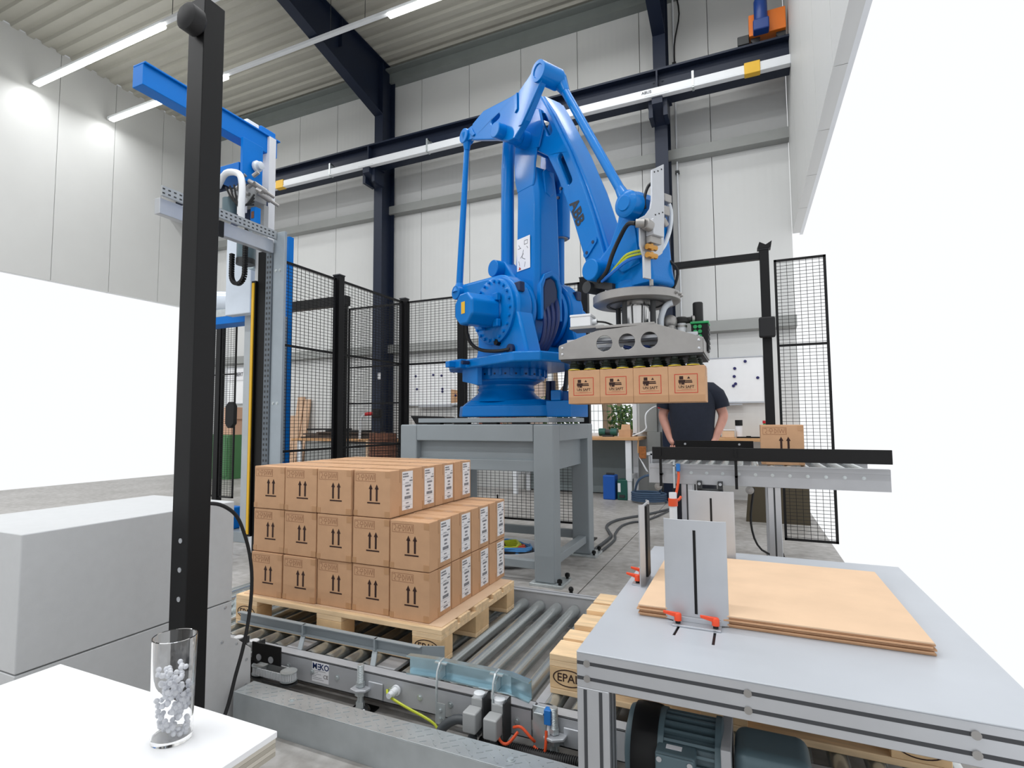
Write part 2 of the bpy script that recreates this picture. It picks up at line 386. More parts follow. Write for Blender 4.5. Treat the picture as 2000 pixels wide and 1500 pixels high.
# crane beam along the wall
t = thing('crane_beam', 'long navy crane runway beam along the back wall', 'beam', (-5.6, 8.4, 5.99))
MB().box(XL,XR,8.28,8.54,6.4,6.43).box(XL,XR,8.28,8.54,5.99,6.015).box(XL,XR,8.4,8.416,6.015,6.4).build('girder', NAVY, t, smooth=False)
MB().box(XL,XR,8.38,8.44,6.43,6.47).build('crane_rail', NAVY, t)
m = MB()
for xc in (-6.35,-1.06):
    m.box(xc-0.012,xc+0.012,8.28,8.4,6.015,6.4)
    for dx in (-0.06,0.07):
        for z in (6.1,6.2): bolt(m, (xc+dx,8.4,z+0.09), (0,-1,0), 0.014, 0.012)
m.build('splice_plate', NAVY, t, smooth=False)
t = thing('conductor_rail', 'white enclosed conductor rail clipped below the crane beam', 'rail', (-5.6, 8.24, 6.0))
MB().box(XL,XR,8.2,8.28,5.985,6.095).box(XL,XR,8.19,8.29,5.96,5.985).build('rail_profile', WPAINT, t, bevel=0.008)
for x in (-8.5, 0.22): MB().box(x-0.1,x+0.1,8.185,8.295,5.95,6.115).build('joint_cover', YELLOW, t, bevel=0.008, label='yellow joint cover on the white rail')
for x in (-7.2,-5.0,-3.0,-0.55): MB().box(x-0.015,x+0.015,8.19,8.3,5.955,6.2).box(x-0.015,x+0.015,8.2,8.4,6.18,6.2).build('hanger_clip', ZINC, t)
text('ABUS', 0.06, GINK, 'rail_lettering', t, (-1.2, 8.197, 6.045), bold=0.001)
# crane trolley at the right
t = thing('crane_end_carriage', 'orange crane end carriage with blue motor on the runway beam', 'crane', (0.35, 8.41, 6.47))
MB().box(0.2,0.66,8.3,8.52,6.55,6.86).build('carriage_beam', mat('crane_orange', (232,120,28), 0.45), t, bevel=0.01)
MB().box(0.05,0.2,8.32,8.5,6.47,6.6).build('buffer_block', CHAR, t, bevel=0.01)
MB().lathe([(0.075,0),(0.085,0.02),(0.085,0.3),(0.07,0.34),(0.05,0.36)], (0.35,8.22,6.66), seg=20).build('drive_motor', mat('motor_blue', (24,60,130), 0.4), t)
MB().box(0.25,0.45,8.14,8.3,6.52,6.68).build('gearbox', mat('motor_blue',(0,0,0)), t, bevel=0.02)
for x in (0.28,0.6): MB().cyl((x,8.36,6.53),(x,8.46,6.53),0.06,seg=20).build('wheel', CHAR, t)
# light trunking
def trunk(y, x0, x1, lit, label, wires, z=7.5):
    t = thing('light_trunking', label, 'light', ((x0+x1)/2, y, z))
    MB().box(x0,x1,y-0.035,y+0.035,z,z+0.06).build('trunk', WPAINT, t, bevel=0.006)
    for a, b in lit: MB().box(a,b,y-0.05,y+0.05,z-0.05,z-0.002).build('lamp_tube', LAMPM, t, bevel=0.012, label='lit white LED tube')
    for x in wires: MB().cyl((x,y,z+0.06),(x,y,cz(y)+0.0),0.005,seg=6).build('suspension_wire', CHAR, t)
trunk(6.8, -11.9, 0.6, ((-11.8,-8.4),(-4.85,0.5)), 'long white light trunking with lit tubes near the back wall', (-9.0,-6.0,-5.3,-2.5))
trunk(5.45, -11.9, 0.6, ((-11.8,-8.2),(-3.8,0.5)), 'white light trunking nearer the camera at the upper left', (-8,-5.5,-2.5))
# conduit beside right column
t = thing('wall_conduit', 'thin vertical conduit beside the right steel column', 'pipe', (-0.86, 9.05, 0))
MB().cyl((-0.88,9.05,0.9),(-0.88,9.05,8.0),0.014,seg=8).build('pipe', WPAINT, t)
for z in (2.3, 3.6, 5.1, 6.9): MB().box(-0.91,-0.85,9.03,9.1,z,z+0.04).build('pipe_clamp', CHAR, t)
t = thing('ground_cable', 'dark cable drop beside the right steel column top', 'cable', (-0.8, 9.0, 6.5))
MB().tube([(-0.85,9.02,8.2),(-0.78,9.0,7.7),(-0.87,9.03,7.2),(-0.86,9.03,6.5)], 0.012).build('cable_run', RUBBER, t)

# outside the window: garden
og = MB().box(-9.7, 0.5, 9.4, 26, -0.25, -0.2).build('ground_1', mat('leaf_litter', (150,128,100), 0.95, 0, 0.25, 6)); struct(og); og['kind'] = 'structure'
BARK = mat('pale_bark', (170,150,128), 0.9, 0, 0.25, 14, stretch=(1,1,0.2)); LEAF = mat('ivy_leaf', (92,122,62), 0.7, 0, 0.25, 20)
tspots = [(-5.6,13.0,0.11),(-4.9,14.5,0.14),(-4.1,12.6,0.07),(-3.5,15.2,0.15),(-3.1,13.4,0.09),(-2.6,12.4,0.06),(-5.2,12.2,0.06),(-2.1,14.2,0.12)]
words = ['first','second','third','fourth','fifth','sixth','seventh','eighth','ninth','tenth','eleventh','twelfth']
order = sorted(tspots, key=lambda p: p[0]/p[1])
for x, y, r in tspots:
    k = order.index((x,y,r))
    t = thing('garden_tree', 'slim pale trunk outside the window, %s from the left' % words[k], 'tree', (x,y,-0.2), 'trees outside the window')
    MB().tube([(x,y,-0.2),(x+0.05,y,1.2),(x-0.03,y,2.6),(x+0.02,y,4.2)], r, 10).build('trunk', BARK, t)
    m = MB()
    for q in range(6):
        a = random.uniform(0,6.28); z = random.uniform(1.2,3.6)
        m.tube([(x,y,z),(x+0.4*math.cos(a),y+0.4*math.sin(a),z+0.35),(x+0.8*math.cos(a),y+0.8*math.sin(a),z+0.9)], r*0.22, 5)
    m.build('branch', BARK, t)
def shrub(x, y, w, h, label):
    m = MB()
    for q in range(900):
        a = random.uniform(0,6.28); rr = w*math.sqrt(random.random()); z = random.uniform(0,h)
        c = Vector((x+rr*math.cos(a), y+0.5*rr*math.sin(a), -0.2+z)); d = Vector((random.gauss(0,1),random.gauss(0,1),random.gauss(0,1))).normalized(); e = d.orthogonal().normalized()
        m.add([c-d*0.06, c+e*0.03, c+d*0.06, c-e*0.03], [(0,1,2,3)])
    t = thing('garden_shrub', label, 'shrub', (x,y,-0.2), 'shrubs outside the window')
    f = m.build('foliage', LEAF, t, smooth=False, fix=False); f['kind'] = 'stuff'
    MB().tube([(x,y,-0.2),(x,y,h*0.6)], 0.03, 6).build('stem', BARK, t)
shrub(-3.65, 11.4, 0.55, 1.9, 'leafy green shrub outside the window at its left part')
shrub(-2.35, 11.9, 0.35, 1.7, 'smaller yellow-green shrub outside the window near the carton')
m = MB()
for i in range(40): m.box(-5.4+i*0.09,-5.394+i*0.09,11.0,11.006,-0.2,1.5)
for i in range(9): m.box(-5.4,-1.8,11.008,11.014,-0.15+i*0.19,-0.142+i*0.19)
t = thing('garden_fence', 'green wire garden fence outside the window', 'fence', (-3.6,11,-0.2)); f = m.build('wire_mesh', DGREEN, t, smooth=False); f['kind'] = 'stuff'
for x in (-5.4,-3.6,-1.8): MB().box(x-0.025,x+0.025,11.01,11.05,-0.2,1.6).build('post', WPAINT, t)
t = thing('brick_building', 'red brick neighbouring building outside the window at the left', 'building', (-7.3,15,-0.2))
MB().box(-9.6,-5.9,15.0,18,-0.2,3.4).build('wall', mat('mortar_grey', (200,180,170), 0.9), t)
bk = mat('red_brick', (176,96,76), 0.9, 0, 0.2, 5); first = None; row = 0; z = 0.3
while z < 2.6:
    x = -7.35+(0.13 if row % 2 else 0)
    while x < -6.1:
        if first is None: first = MB().box(-0.115,0.115,-0.02,0.0,0,0.07).build('brick', bk, t, smooth=False); b = first; b.location = (0,0,0)
        else: b = first.copy(); COL.objects.link(b)
        b.location = Vector((x,15.0,z))-ORG[t.name] + (Vector(ORG[t.name]) if False else Vector((0,0,0)))
        x += 0.25
    row += 1; z += 0.085
# brick mesh was authored relative to the building: shift so that location is absolute
for v in first.data.vertices: v.co += ORG[t.name]

# ================================================================== WORKBENCHES AT THE BACK WALL
def bench(name, label, x0, x1, zt=0.93, legs=True):
    t = thing(name, label, 'workbench', ((x0+x1)/2, 8.7, 0))
    MB().box(x0,x1,8.35,9.08,zt-0.045,zt).build('bench_top', BEECH, t, bevel=0.005)
    for x in (x0+0.12, x1-0.2):
        for y in (8.39, 8.98):
            MB().box(x,x+0.085,y,y+0.06,0.28,zt-0.045).box(x+0.006,x+0.079,y+0.006,y+0.054,0,0.29).build('leg', WPAINT, t, bevel=0.004)
        MB().box(x+0.02,x+0.065,8.45,8.98,0.30,0.36).build('foot_rail', WPAINT, t, bevel=0.003)
    return t
wbk = bench('workbench', 'beech-topped workbench below the window', -3.6, -1.46)
bench('workbench', 'beech-topped workbench right of the person', -0.75, 0.65)
PANEL = mat('grey_backing_board', (120,130,132), 0.6)
MB().box(-3.5,-1.6,9.02,9.06,0.02,0.86).build('back_panel', PANEL, wbk)
tag(MB().box(-1.42,-1.22,8.9,9.08,0.0,1.0).box(-1.55,-1.28,9.0,9.08,1.0,1.9).build('cable_duct', GIRT, bevel=0.004), 'grey steel duct box on the wall right of the window', 'duct')
t = thing('socket_cable', 'white cord looping down from a red plug by the duct', 'cable', (-1.35,8.8,1.0))
MB().tube([(-1.20,8.85,1.40),(-1.30,8.8,1.38),(-1.395,8.7,1.283),(-1.406,8.7,1.15),(-1.40,8.7,1.06),(-1.47,8.7,1.0),(-1.6,8.65,0.945)], 0.012).build('cord', WPAINT, t)
MB().box(-1.24,-1.17,8.82,8.9,1.36,1.44).build('plug', RED, t, bevel=0.01, label='red industrial plug')
# boxes under bench
t = thing('blue_canister', 'blue rectangular canister on the floor below the bench', 'canister', (-1.9,8.45,0))
MB().box(-2.0,-1.82,8.36,8.6,0,0.36).build('body', mat('blue_plastic', (18,84,170), 0.45), t, bevel=0.015)
MB().box(-1.97,-1.85,8.46,8.5,0.36,0.39).build('handle', CHAR, t, bevel=0.006)
t = thing('green_canister', 'dark green tool box with white label below the bench', 'tool box', (-1.7,8.45,0))
MB().box(-1.79,-1.64,8.38,8.62,0,0.3).build('body', DGREEN, t, bevel=0.012)
MB().box(-1.78,-1.74,8.376,8.38,0.12,0.25).build('paper_label', PAPER, t)
MB().box(-1.76,-1.68,8.37,8.38,0.04,0.08).build('latch', CHAR, t)
# bench clutter
t = thing('teal_power_tool', 'teal double-ended grinder lying on the bench by the window', 'tool', (-2.0,8.7,0.93))
MB().cyl((-2.12,8.7,1.0),(-2.02,8.7,1.0),0.06,seg=16).build('left_wheel_guard', DGREEN, t)
MB().cyl((-1.94,8.7,1.0),(-1.84,8.7,1.0),0.06,seg=16).build('right_wheel_guard', DGREEN, t)
MB().cyl((-2.02,8.7,1.0),(-1.94,8.7,1.0),0.045,seg=16).build('motor_body', CHAR, t)
MB().box(-2.06,-1.9,8.64,8.76,0.93,0.96).build('foot', CHAR, t)
t = thing('open_carton', 'small open cardboard carton on the bench by the window', 'box', (-1.72,8.75,0.93))
MB().box(-1.81,-1.63,8.66,8.84,0.93,1.04).build('carton_body', CARD, t)
MB().prism([(-1.81,8.84,1.04),(-1.66,8.84,1.04),(-1.68,8.9,1.12),(-1.81,8.9,1.12)], (0,0.004,0)).build('flap', CARD, t)
t = thing('hand_brush', 'brown bristle brush hanging from the bench end', 'brush', (-1.42,8.4,0.7))
MB().box(-1.46,-1.36,8.38,8.42,0.62,0.80).build('bristles', mat('coir_bristle', (150,92,48), 0.95, 0, 0.3, 40), t, bevel=0.01)
MB().tube([(-1.47,8.4,0.9),(-1.475,8.4,0.78),(-1.47,8.4,0.7)], 0.012, 6).build('wooden_handle', BEECH, t)
t = thing('dust_pan', 'pale dustpan hanging below the brush at the bench end', 'dustpan', (-1.42,8.42,0.5))
MB().prism([(-1.47,8.36,0.66),(-1.45,8.36,0.62),(-1.36,8.36,0.44),(-1.33,8.36,0.43),(-1.40,8.36,0.56)], (0,0.02,0)).build('pan', WPAINT, t, bevel=0.003)
t = thing('coiled_hose', 'blue hose coiled on the floor beside the bench leg', 'hose', (-1.38,8.5,0))
p = []
for i in range(60): a = i*0.52; p.append((-1.32+0.24*math.cos(a), 8.3+0.2*math.sin(a), 0.02+0.0022*i))
MB().tube(p, 0.016, 6, 1).build('hose_coil', mat('blue_grey_hose', (62,84,110), 0.5), t)
MB().tube([(-1.5,8.2,0.15),(-1.42,8.1,0.34),(-1.25,8.15,0.4),(-1.15,8.3,0.2),(-1.3,8.4,0.05)], 0.016, 6).build('hose_loop', mat('blue_grey_hose',(0,0,0)), t)
# right bench clutter
t = thing('storage_jar', 'clear storage tub with yellow print on right bench', 'tub', (-0.24,8.6,0.93))
MB().box(-0.33,-0.17,8.55,8.68,0.93,1.03).build('tub_body', CARD2, t, bevel=0.01)
MB().box(-0.335,-0.165,8.545,8.685,1.03,1.045).build('lid', WPAINT, t, bevel=0.004)
t = thing('spray_can', 'white canister with black cap on right bench', 'canister', (-0.11,8.65,0.93))
MB().cyl((-0.11,8.65,0.93),(-0.11,8.65,1.10),0.045,seg=20).build('can', PAPER, t)
MB().cyl((-0.11,8.65,1.10),(-0.11,8.65,1.18),0.05,seg=20).build('cap', BLACK, t)
t = thing('green_bottle', 'green plastic bottle with red cap on right bench', 'bottle', (0.44,8.6,0.93))
MB().lathe([(0.05,0),(0.055,0.02),(0.055,0.14),(0.03,0.18),(0.018,0.2)], (0.22,8.6,0.93), seg=16).build('bottle_body', GREEN, t)
MB().cyl((0.22,8.6,1.13),(0.22,8.6,1.17),0.03,seg=12).build('cap', RED, t)
tag(MB().box(-0.14,0.2,8.44,8.48,0.93,0.95).box(-0.02,0.04,8.42,8.5,0.93,0.96).build('steel_clamp', BLACK, bevel=0.004), 'black steel bar clamp lying on right bench', 'clamp')
# whiteboards
def board(x0, x1, z0, z1, label, mags, group):
    t = thing('whiteboard', label, 'whiteboard', ((x0+x1)/2, 9.06, z0))
    MB().box(x0,x1,9.05,9.09,z0,z1).build('board_face', WHITE, t, bevel=0.004)
    MB().box(x0-0.015,x1+0.015,9.04,9.06,z0-0.02,z0).box(x0-0.015,x1+0.015,9.04,9.06,z1,z1+0.015).box(x0-0.015,x0,9.04,9.06,z0,z1).box(x1,x1+0.015,9.04,9.06,z0,z1).build('board_frame', ALU, t)
    MB().box(x0+0.3,x1-0.3,8.98,9.05,z0-0.05,z0-0.03).build('pen_tray', ALU, t)
    return t
MAG = mat('magnet_blue', (30,28,92), 0.4)
board(-1.1, 0.24, 1.45, 2.11, 'whiteboard with blue magnets right of the robot gripper', None, None)
def magnets(L, where):
    pm = None
    for (x, z, d) in L:
        if pm is None: pm = MB().lathe([(0.022,0),(0.022,-0.012),(0.018,-0.018)], (0,0,0), (0,1,0), 16).build('board_magnet', MAG); o = pm
        else: o = pm.copy(); COL.objects.link(o)
        o.location = (x, 9.05, z)
        tag(o, 'round dark blue magnet %s on the %s' % (d, where), 'magnet', 'magnets on the '+where)
magnets(((0.0,2.05,'topmost'),(-0.145,1.95,'second from the top'),(-0.155,1.83,'third from the top'),(-0.14,1.72,'upper one of the touching pair'),(-0.17,1.69,'lower one of the touching pair'),(0.16,1.80,'farthest right')), 'right whiteboard')
board(-5.95, -4.62, 1.5, 2.27, 'whiteboard seen through the fence left of the robot', None, None)
magnets(((-5.75,2.05,'at the upper left'),(-5.72,1.8,'at the lower left'),(-5.36,2.06,'second in the upper row'),(-5.18,2.04,'third in the upper row'),(-4.92,2.1,'highest'),(-5.16,1.79,'upper one of the stacked pair'),(-5.16,1.74,'lower one of the stacked pair'),(-4.66,1.85,'farthest right'),(-4.88,1.66,'pinning the kraft note')), 'left whiteboard')
tag(MB().prism([(-4.98,9.045,1.52),(-4.98,9.045,1.78),(-4.76,9.045,1.74),(-4.69,9.045,1.68),(-4.72,9.045,1.54)], (0,0.004,0)).build('kraft_note', CARD, smooth=False), 'brown kraft note pinned on the left whiteboard', 'note')
board(-10.9, -10.3, 1.62, 2.42, 'whiteboard with company lettering at far left', None, None)
sg = MB().box(-10.86,-10.33,9.03,9.048,2.14,2.36).build('wall_sign', PAPER); tag(sg, 'white lettered sign above the far left whiteboard', 'sign')
text('BERT', 0.12, GINK, 'sign_lettering', sg, (-10.46, 9.026, 2.27), bold=0.002, sx=0.8)
# left bench and stored things
wbl = bench('workbench', 'long bench carrying dark planks behind the left fence', -8.2, -5.75, 0.86)
MB().box(-7.9,-5.95,8.42,8.45,0.05,0.8).build('front_panel', GIRT, wbl)
pl = None; dark = mat('dark_plank', (84,72,64), 0.8, 0, 0.2, 6)
for k in range(6):
    x0 = (-8.1,-8.0,-8.1,-7.7,-7.5,-8.0)[k]; x1 = (-6.4,-6.2,-6.45,-6.3,-6.5,-7.1)[k]
    o = MB().box(x0,x1,8.5+0.03*(k%3),8.85,0.862+0.032*k,0.892+0.032*k).build('dark_plank', dark if k < 4 else BLACK, bevel=0.003)
    tag(o, 'dark plank on the long left bench, %s from the bottom of the pile' % words[k], 'plank', 'planks on the long left bench')
for k, (x, w, h, dx) in enumerate(((-8.92,0.16,1.32,0.02),(-8.72,0.17,1.72,0.02),(-8.51,0.15,1.66,0.0))):
    o = MB().prism([(x+dx,9.03,h),(x+dx+w,9.03,h),(x+w,8.78,0.0),(x,8.78,0.0)], (0,0.045,0)).build('timber_board', mat('reddish_timber', (206,172,144), 0.8, 0, 0.15, 6, stretch=(6,1,1)), bevel=0.003)
    tag(o, ('shortest timber board leaning at the left bench, left one','tallest timber board leaning at the left bench, middle one','timber board leaning at the left bench, right one')[k], 'board', 'timber leaning by the left bench')
t = thing('cable_drum', 'rusty brown drum standing by the left column', 'drum', (-5.85,8.3,0))
MB().lathe([(0.24,0),(0.24,0.98),(0.22,0.98)], (-5.78,8.05,0.0), seg=24).build('drum_body', RUST, t)
m = MB()
for k in range(10): m.lathe([(0.245,0.0),(0.255,0.02),(0.245,0.04)], (-5.78,8.05,0.05+k*0.09), seg=24, caps=False)
m.build('drum_ring', RUST, t)
tag(MB().cyl((-6.12,8.1,0),(-6.12,8.1,0.84),0.06,seg=16).build('cardboard_tube', CARD2), 'pale upright tube beside the rusty drum', 'tube')
t = thing('power_socket', 'black power socket with red plug on the left column', 'socket', (-6.25,8.55,1.3))
MB().box(-6.36,-6.2,8.5,8.6,1.26,1.42).build('socket_box', BLACK, t, bevel=0.02)
MB().cyl((-6.36,8.55,1.34),(-6.52,8.5,1.32),0.035,seg=12).build('plug', RED, t, label='red plug')
MB().tube([(-6.52,8.5,1.32),(-6.6,8.48,1.2),(-6.62,8.48,0.6),(-6.62,8.48,0.1)], 0.025, 8).build('cord', WPAINT, t)
tag(MB().box(-6.3,-6.24,8.58,8.598,1.98,2.1).build('column_notice', PAPER), 'small white notice stuck on the left column', 'notice')
t = thing('black_press', 'black angular machine part on the bench seen over the stand', 'machine part', (-4.6,8.2,1.05))
MB().prism([(-5.25,8.1,1.28),(-4.6,8.1,1.26),(-4.3,8.1,1.05),(-4.6,8.1,1.0),(-5.1,8.1,1.08)], (0,0.35,0)).build('hood', BLACK, t)
MB().box(-5.0,-4.5,8.2,8.4,0.0,1.05).build('pedestal', CHAR, t)
# green cabinet far left
t = thing('green_cabinet', 'green steel cabinet at far left behind the gate', 'cabinet', (-10.1,8.4,0))
MB().box(-11.4,-9.75,8.2,8.9,0,0.92).build('cabinet_body', mat('cabinet_green', (72,124,78), 0.5), t, bevel=0.006)
MB().box(-11.35,-10.3,8.19,8.2,0.1,0.8).build('shelf_opening', BLACK, t)
MB().box(-10.2,-9.8,8.185,8.2,0.06,0.86).build('door', mat('cabinet_green',(0,0,0)), t, bevel=0.004)
tag(MB().prism([(-10.7,8.1,0.55),(-10.35,8.1,0.55),(-10.38,8.1,0.75),(-10.62,8.1,0.78)], (0,0.09,0)).build('red_bin', RED, bevel=0.01), 'red stacking bin in front of the green cabinet', 'bin')
t = thing('beech_shelf_box', 'pinkish wooden box on the green cabinet', 'box', (-9.95,8.5,0.92))
MB().box(-10.2,-9.75,8.25,8.7,0.92,1.25).build('box_body', mat('pinkish_wood', (206,166,140), 0.7, 0, 0.06, 5), t, bevel=0.004)
MB().box(-10.05,-9.7,8.3,8.7,1.25,1.5).build('box_insert', mat('pinkish_wood',(0,0,0)), t, bevel=0.004)

# ================================================================== SAFETY FENCE
YF, ZT = 5.5, 2.63
def fpost(x, y, label, w=0.08, zt=ZT, name='fence_post'):
    t = thing(name, label, 'post', (x, y, 0), 'black fence posts')
    MB().box(x-w/2,x+w/2,y-w/2,y+w/2,0.012,zt).build('post', BLACK, t, bevel=0.004)
    MB().box(x-w*0.9,x+w*0.9,y-w*0.9,y+w*0.9,0,0.012).build('base_plate', BLACK, t)
    MB().box(x-w/2-0.004,x+w/2+0.004,y-w/2-0.004,y+w/2+0.004,zt,zt+0.012).build('cap', CHAR, t)
    return t
def fpanel(a, b, label, z0=0.14, z1=2.6, mids=(1.85,0.92), name='mesh_fence', pitch=(0.05,0.03), frame=0.02):
    a, b = Vector(a+(0,)), Vector(b+(0,)); d = b-a; L = d.length; d.normalize(); nrm = Vector((d.y,-d.x,0))
    t = thing(name, label, 'fence panel', ((a+b)/2+Vector((0,0,z0))), 'black mesh fence panels')
    m = MB(); q = Vector((0,0,1)); f = frame
    for z in (z0+f/2, z1-f/2): m.bar(a+q*z, b+q*z, f, f)
    for p in (a+d*f/2, b-d*f/2): m.bar(p+q*z0, p+q*z1, f, f, (d.x,d.y,0))
    m.build('panel_frame', BLACK, t)
    for z in mids: MB().bar(a+q*z, b+q*z, f*0.8, f).build('mid_rail', BLACK, t)
    m = MB(); w = 0.0034
    n = int(L/pitch[0])
    for i in range(1, n): m.bar(a+d*(L*i/n)+q*z0, a+d*(L*i/n)+q*z1, w, w, (d.x,d.y,0))
    k = int((z1-z0)/pitch[1])
    for i in range(1, k): m.bar(a+q*(z0+(z1-z0)*i/k)+nrm*w, b+q*(z0+(z1-z0)*i/k)+nrm*w, w, w)
    g = m.build('wire_mesh', BLACK, t, smooth=False); g['kind'] = 'stuff'
    return t
XFL = -3.66
fpost(XFL, 4.33, 'fence post left of the stand, between the two left fence panels')
fpost(XFL, YF, 'black corner fence post behind the left end of the stand')
fpost(-2.88, YF, 'fence post behind the robot base', 0.06)
fpost(-1.47, YF, 'fence post right of the robot shoulder', 0.08)
fpanel((XFL, 3.5), (XFL, 4.28), 'mesh fence panel behind the galvanised perforated post')
fpanel((XFL, 4.38), (XFL, YF-0.05), 'mesh fence panel in front of the left steel column')
fpanel((XFL+0.05, YF), (-2.92, YF), 'mesh fence panel behind the stand, left of the robot base')
fpanel((-2.84, YF), (-1.52, YF), 'mesh fence panel directly behind the robot')
fpanel((-4.5, YF+0.02), (XFL-0.06, YF+0.02), 'mesh fence door seen through the left fence panel', mids=(1.85,1.4,0.92))
fpost(-4.56, YF, 'slim black post carrying the left door lintel', 0.07)
tag(MB().box(-5.7,-4.5,YF-0.05,YF+0.05,2.64,2.76).build('door_lintel', BLACK, bevel=0.004), 'black horizontal lintel beam seen through the left fence', 'beam')
fpost(-6.76, YF, 'fence post of the far left gate', 0.09)
fpanel((-6.7, YF-0.02), (-6.42, YF-0.02), 'narrow mesh gate leaf at far left, right leaf', mids=(1.85,))
fpanel((-7.6, YF), (-6.82, YF), 'mesh panel left of the far left gate post', mids=(1.85,))
tag(MB().prism([(-6.53,YF-0.09,1.16),(-6.53,YF-0.09,1.4),(-6.47,YF-0.09,1.46),(-6.40,YF-0.09,1.46),(-6.36,YF-0.09,1.4),(-6.36,YF-0.09,1.16),(-6.42,YF-0.09,1.1),(-6.48,YF-0.09,1.1)], (0,0.06,0)).build('gate_lock', BLACK, bevel=0.01), 'black lock housing on the far left gate', 'lock')
# right portal
pp_ = fpost(0.185, YF, 'tall black portal post at the right edge', 0.075, 2.7)
tag(MB().box(-1.43,0.15,YF-0.03,YF+0.03,2.62,2.68).build('portal_rail', BLACK, bevel=0.004), 'black overhead rail of the open portal at right', 'rail')
tag(MB().prism([(0.12,YF-0.11,1.9),(0.12,YF-0.11,2.08),(0.25,YF-0.11,2.08),(0.25,YF-0.11,1.9)], (0,0.072,0)).build('interlock_switch', RUBBER, bevel=0.015), 'black interlock switch on the right portal post', 'switch')
fpanel((0.26, YF), (0.66, YF), 'mesh fence panel right of the tall portal post', mids=(1.83,0.9))
MB().prism([(0.13,YF-0.05,2.71),(0.24,YF-0.05,2.71),(0.25,YF-0.05,2.77),(0.20,YF-0.05,2.74),(0.15,YF-0.05,2.77)], (0,0.1,0)).build('cap_bracket', BLACK, pp_)
# near post at the left edge
t = thing('fence_post', 'large black post close to the camera at the left edge', 'post', (-1.635,1.2,0), 'black fence posts')
MB().box(-1.675,-1.598,1.2,1.28,0.012,2.6).build('post', BLACK, t, bevel=0.003)
MB().box(-1.72,-1.56,1.16,1.32,0,0.012).build('base_plate', BLACK, t)
MB().lathe([(0.035,0),(0.045,0.01),(0.045,0.05),(0.03,0.06)], (-1.62,1.2,2.5), (0,-1,0), 20).build('hinge_knob', RUBBER, t)
m = MB()
for z in (0.71, 0.80, 0.62): m.lathe([(0.008,0),(0.008,0.002)], (-1.63,1.2,z), (0,-1,0), 12)
m.build('screw', ALU, t)

# ================================================================== STAND
t = thing('robot_stand', 'grey welded steel stand carrying the blue robot', 'stand', (-1.92,4.39,0))
SX0, SX1, SY0, SY1 = -2.58, -1.27, 3.83, 4.95
LW = 0.155
for (x, y) in ((SX0,SY0),(SX1-LW,SY0),(SX1-LW,SY1-LW),(SX0,SY1-LW)):
    MB().box(x,x+LW,y,y+LW,0.02,1.15).build('leg', GREYP, t, bevel=0.012, seg=3)
    f = MB().box(x-0.03,x+LW+0.06,y-0.03,y+LW+0.06,0,0.02).build('foot_plate', ZINC, t, bevel=0.003)
    m = MB()
    for bx, by in ((x+LW+0.035,y+LW+0.03),(x+LW+0.035,y+0.0)): m.cyl((bx,by,0.02),(bx,by,0.06),0.011,seg=8).cyl((bx,by,0.035),(bx,by,0.055),0.02,seg=6)
    m.build('anchor_bolt', BLACK, t)
for n, a in (('front',(SX0+LW,SX1-LW,SY0,SY0+0.12)),('rear',(SX0+LW,SX1-LW,SY1-0.12,SY1)),('right',(SX1-0.12,SX1,SY0+LW,SY1-LW)),('left',(SX0,SX0+0.12,SY0+LW,SY1-LW))):
    MB().box(*a,1.022,1.15).build('top_beam', GREYP, t, bevel=0.008)
    x0,x1,y0,y1 = a
    ins = {'front':(x0,x1,y0+0.07,y0+0.1),'rear':(x0,x1,y1-0.1,y1-0.07),'right':(x1-0.1,x1-0.07,y0,y1),'left':(x0+0.07,x0+0.1,y0,y1)}[n]
    MB().box(*ins,0.80,1.022).build('apron_plate', GREYP, t)
    if n in ('front','rear'): MB().box(x0,x1,ins[2]-0.035,ins[3]+0.01,0.80,0.885).build('apron_rail', GREYP, t, bevel=0.006)
MB().box(SX0+0.1,SX1-0.1,SY0+0.1,SY1-0.1,1.10,1.149).build('deck_plate', GREYP, t)
MB().box(-2.44,-1.32,3.88,4.86,1.165,1.2).build('mounting_plate', GREYP, t, bevel=0.003)
for x in (-2.3,-2.05,-1.8,-1.55): MB().box(x-0.06,x+0.06,3.885,3.95,1.15,1.165).build('shim', BLACK, t)
MB().box(SX0+LW,SX1-LW,SY0+0.03,SY0+0.09,0.10,0.16).build('low_brace', GREYP, t, bevel=0.005)
MB().box(SX0+LW,SX1-LW,SY1-0.11,SY1-0.05,0.14,0.21).build('low_brace', GREYP, t, bevel=0.005)
MB().box(SX1-0.1,SX1-0.03,SY0+LW,SY1-LW,0.115,0.178).build('low_brace', GREYP, t, bevel=0.005)
# cable basin under the stand
t = thing('cable_basin', 'pale round basin full of coiled cables under the stand', 'basin', (-1.78,4.42,0))
MB().lathe([(0.2,0),(0.27,0.04),(0.30,0.13),(0.315,0.135),(0.315,0.125),(0.285,0.05),(0.2,0.015)], (-1.86,4.35,0.0), seg=36).build('basin', WPAINT, t)
for k, (mm, off, lab) in enumerate(((CBLUE,0.0,'blue cable coil'),(mat('light_blue_cable',(84,150,210),0.4),0.03,'light blue cable coil'),(CORANGE,0.02,'orange cable coil'),(CYG,0.045,'yellow green cable coil'),(RUBBER,0.01,'black cable coil'))):
    p = []
    r0 = (0.225,0.19,0.14,0.11,0.21)[k]
    for i in range(70):
        a = i*0.45+k; r = r0+0.02*math.sin(i*1.3+k)
        p.append((-1.86+r*math.cos(a), 4.35+r*math.sin(a), 0.05+off+0.0009*i+0.01*math.sin(i*0.9)))
    MB().tube(p, 0.009, 6, 1).build('cable_coil', mm, t, label=lab)
MB().tube([(-1.9,4.4,0.12),(-2.0,4.5,0.25),(-2.1,4.7,0.5)], 0.008, 6).build('cable_tail', RUBBER, t)
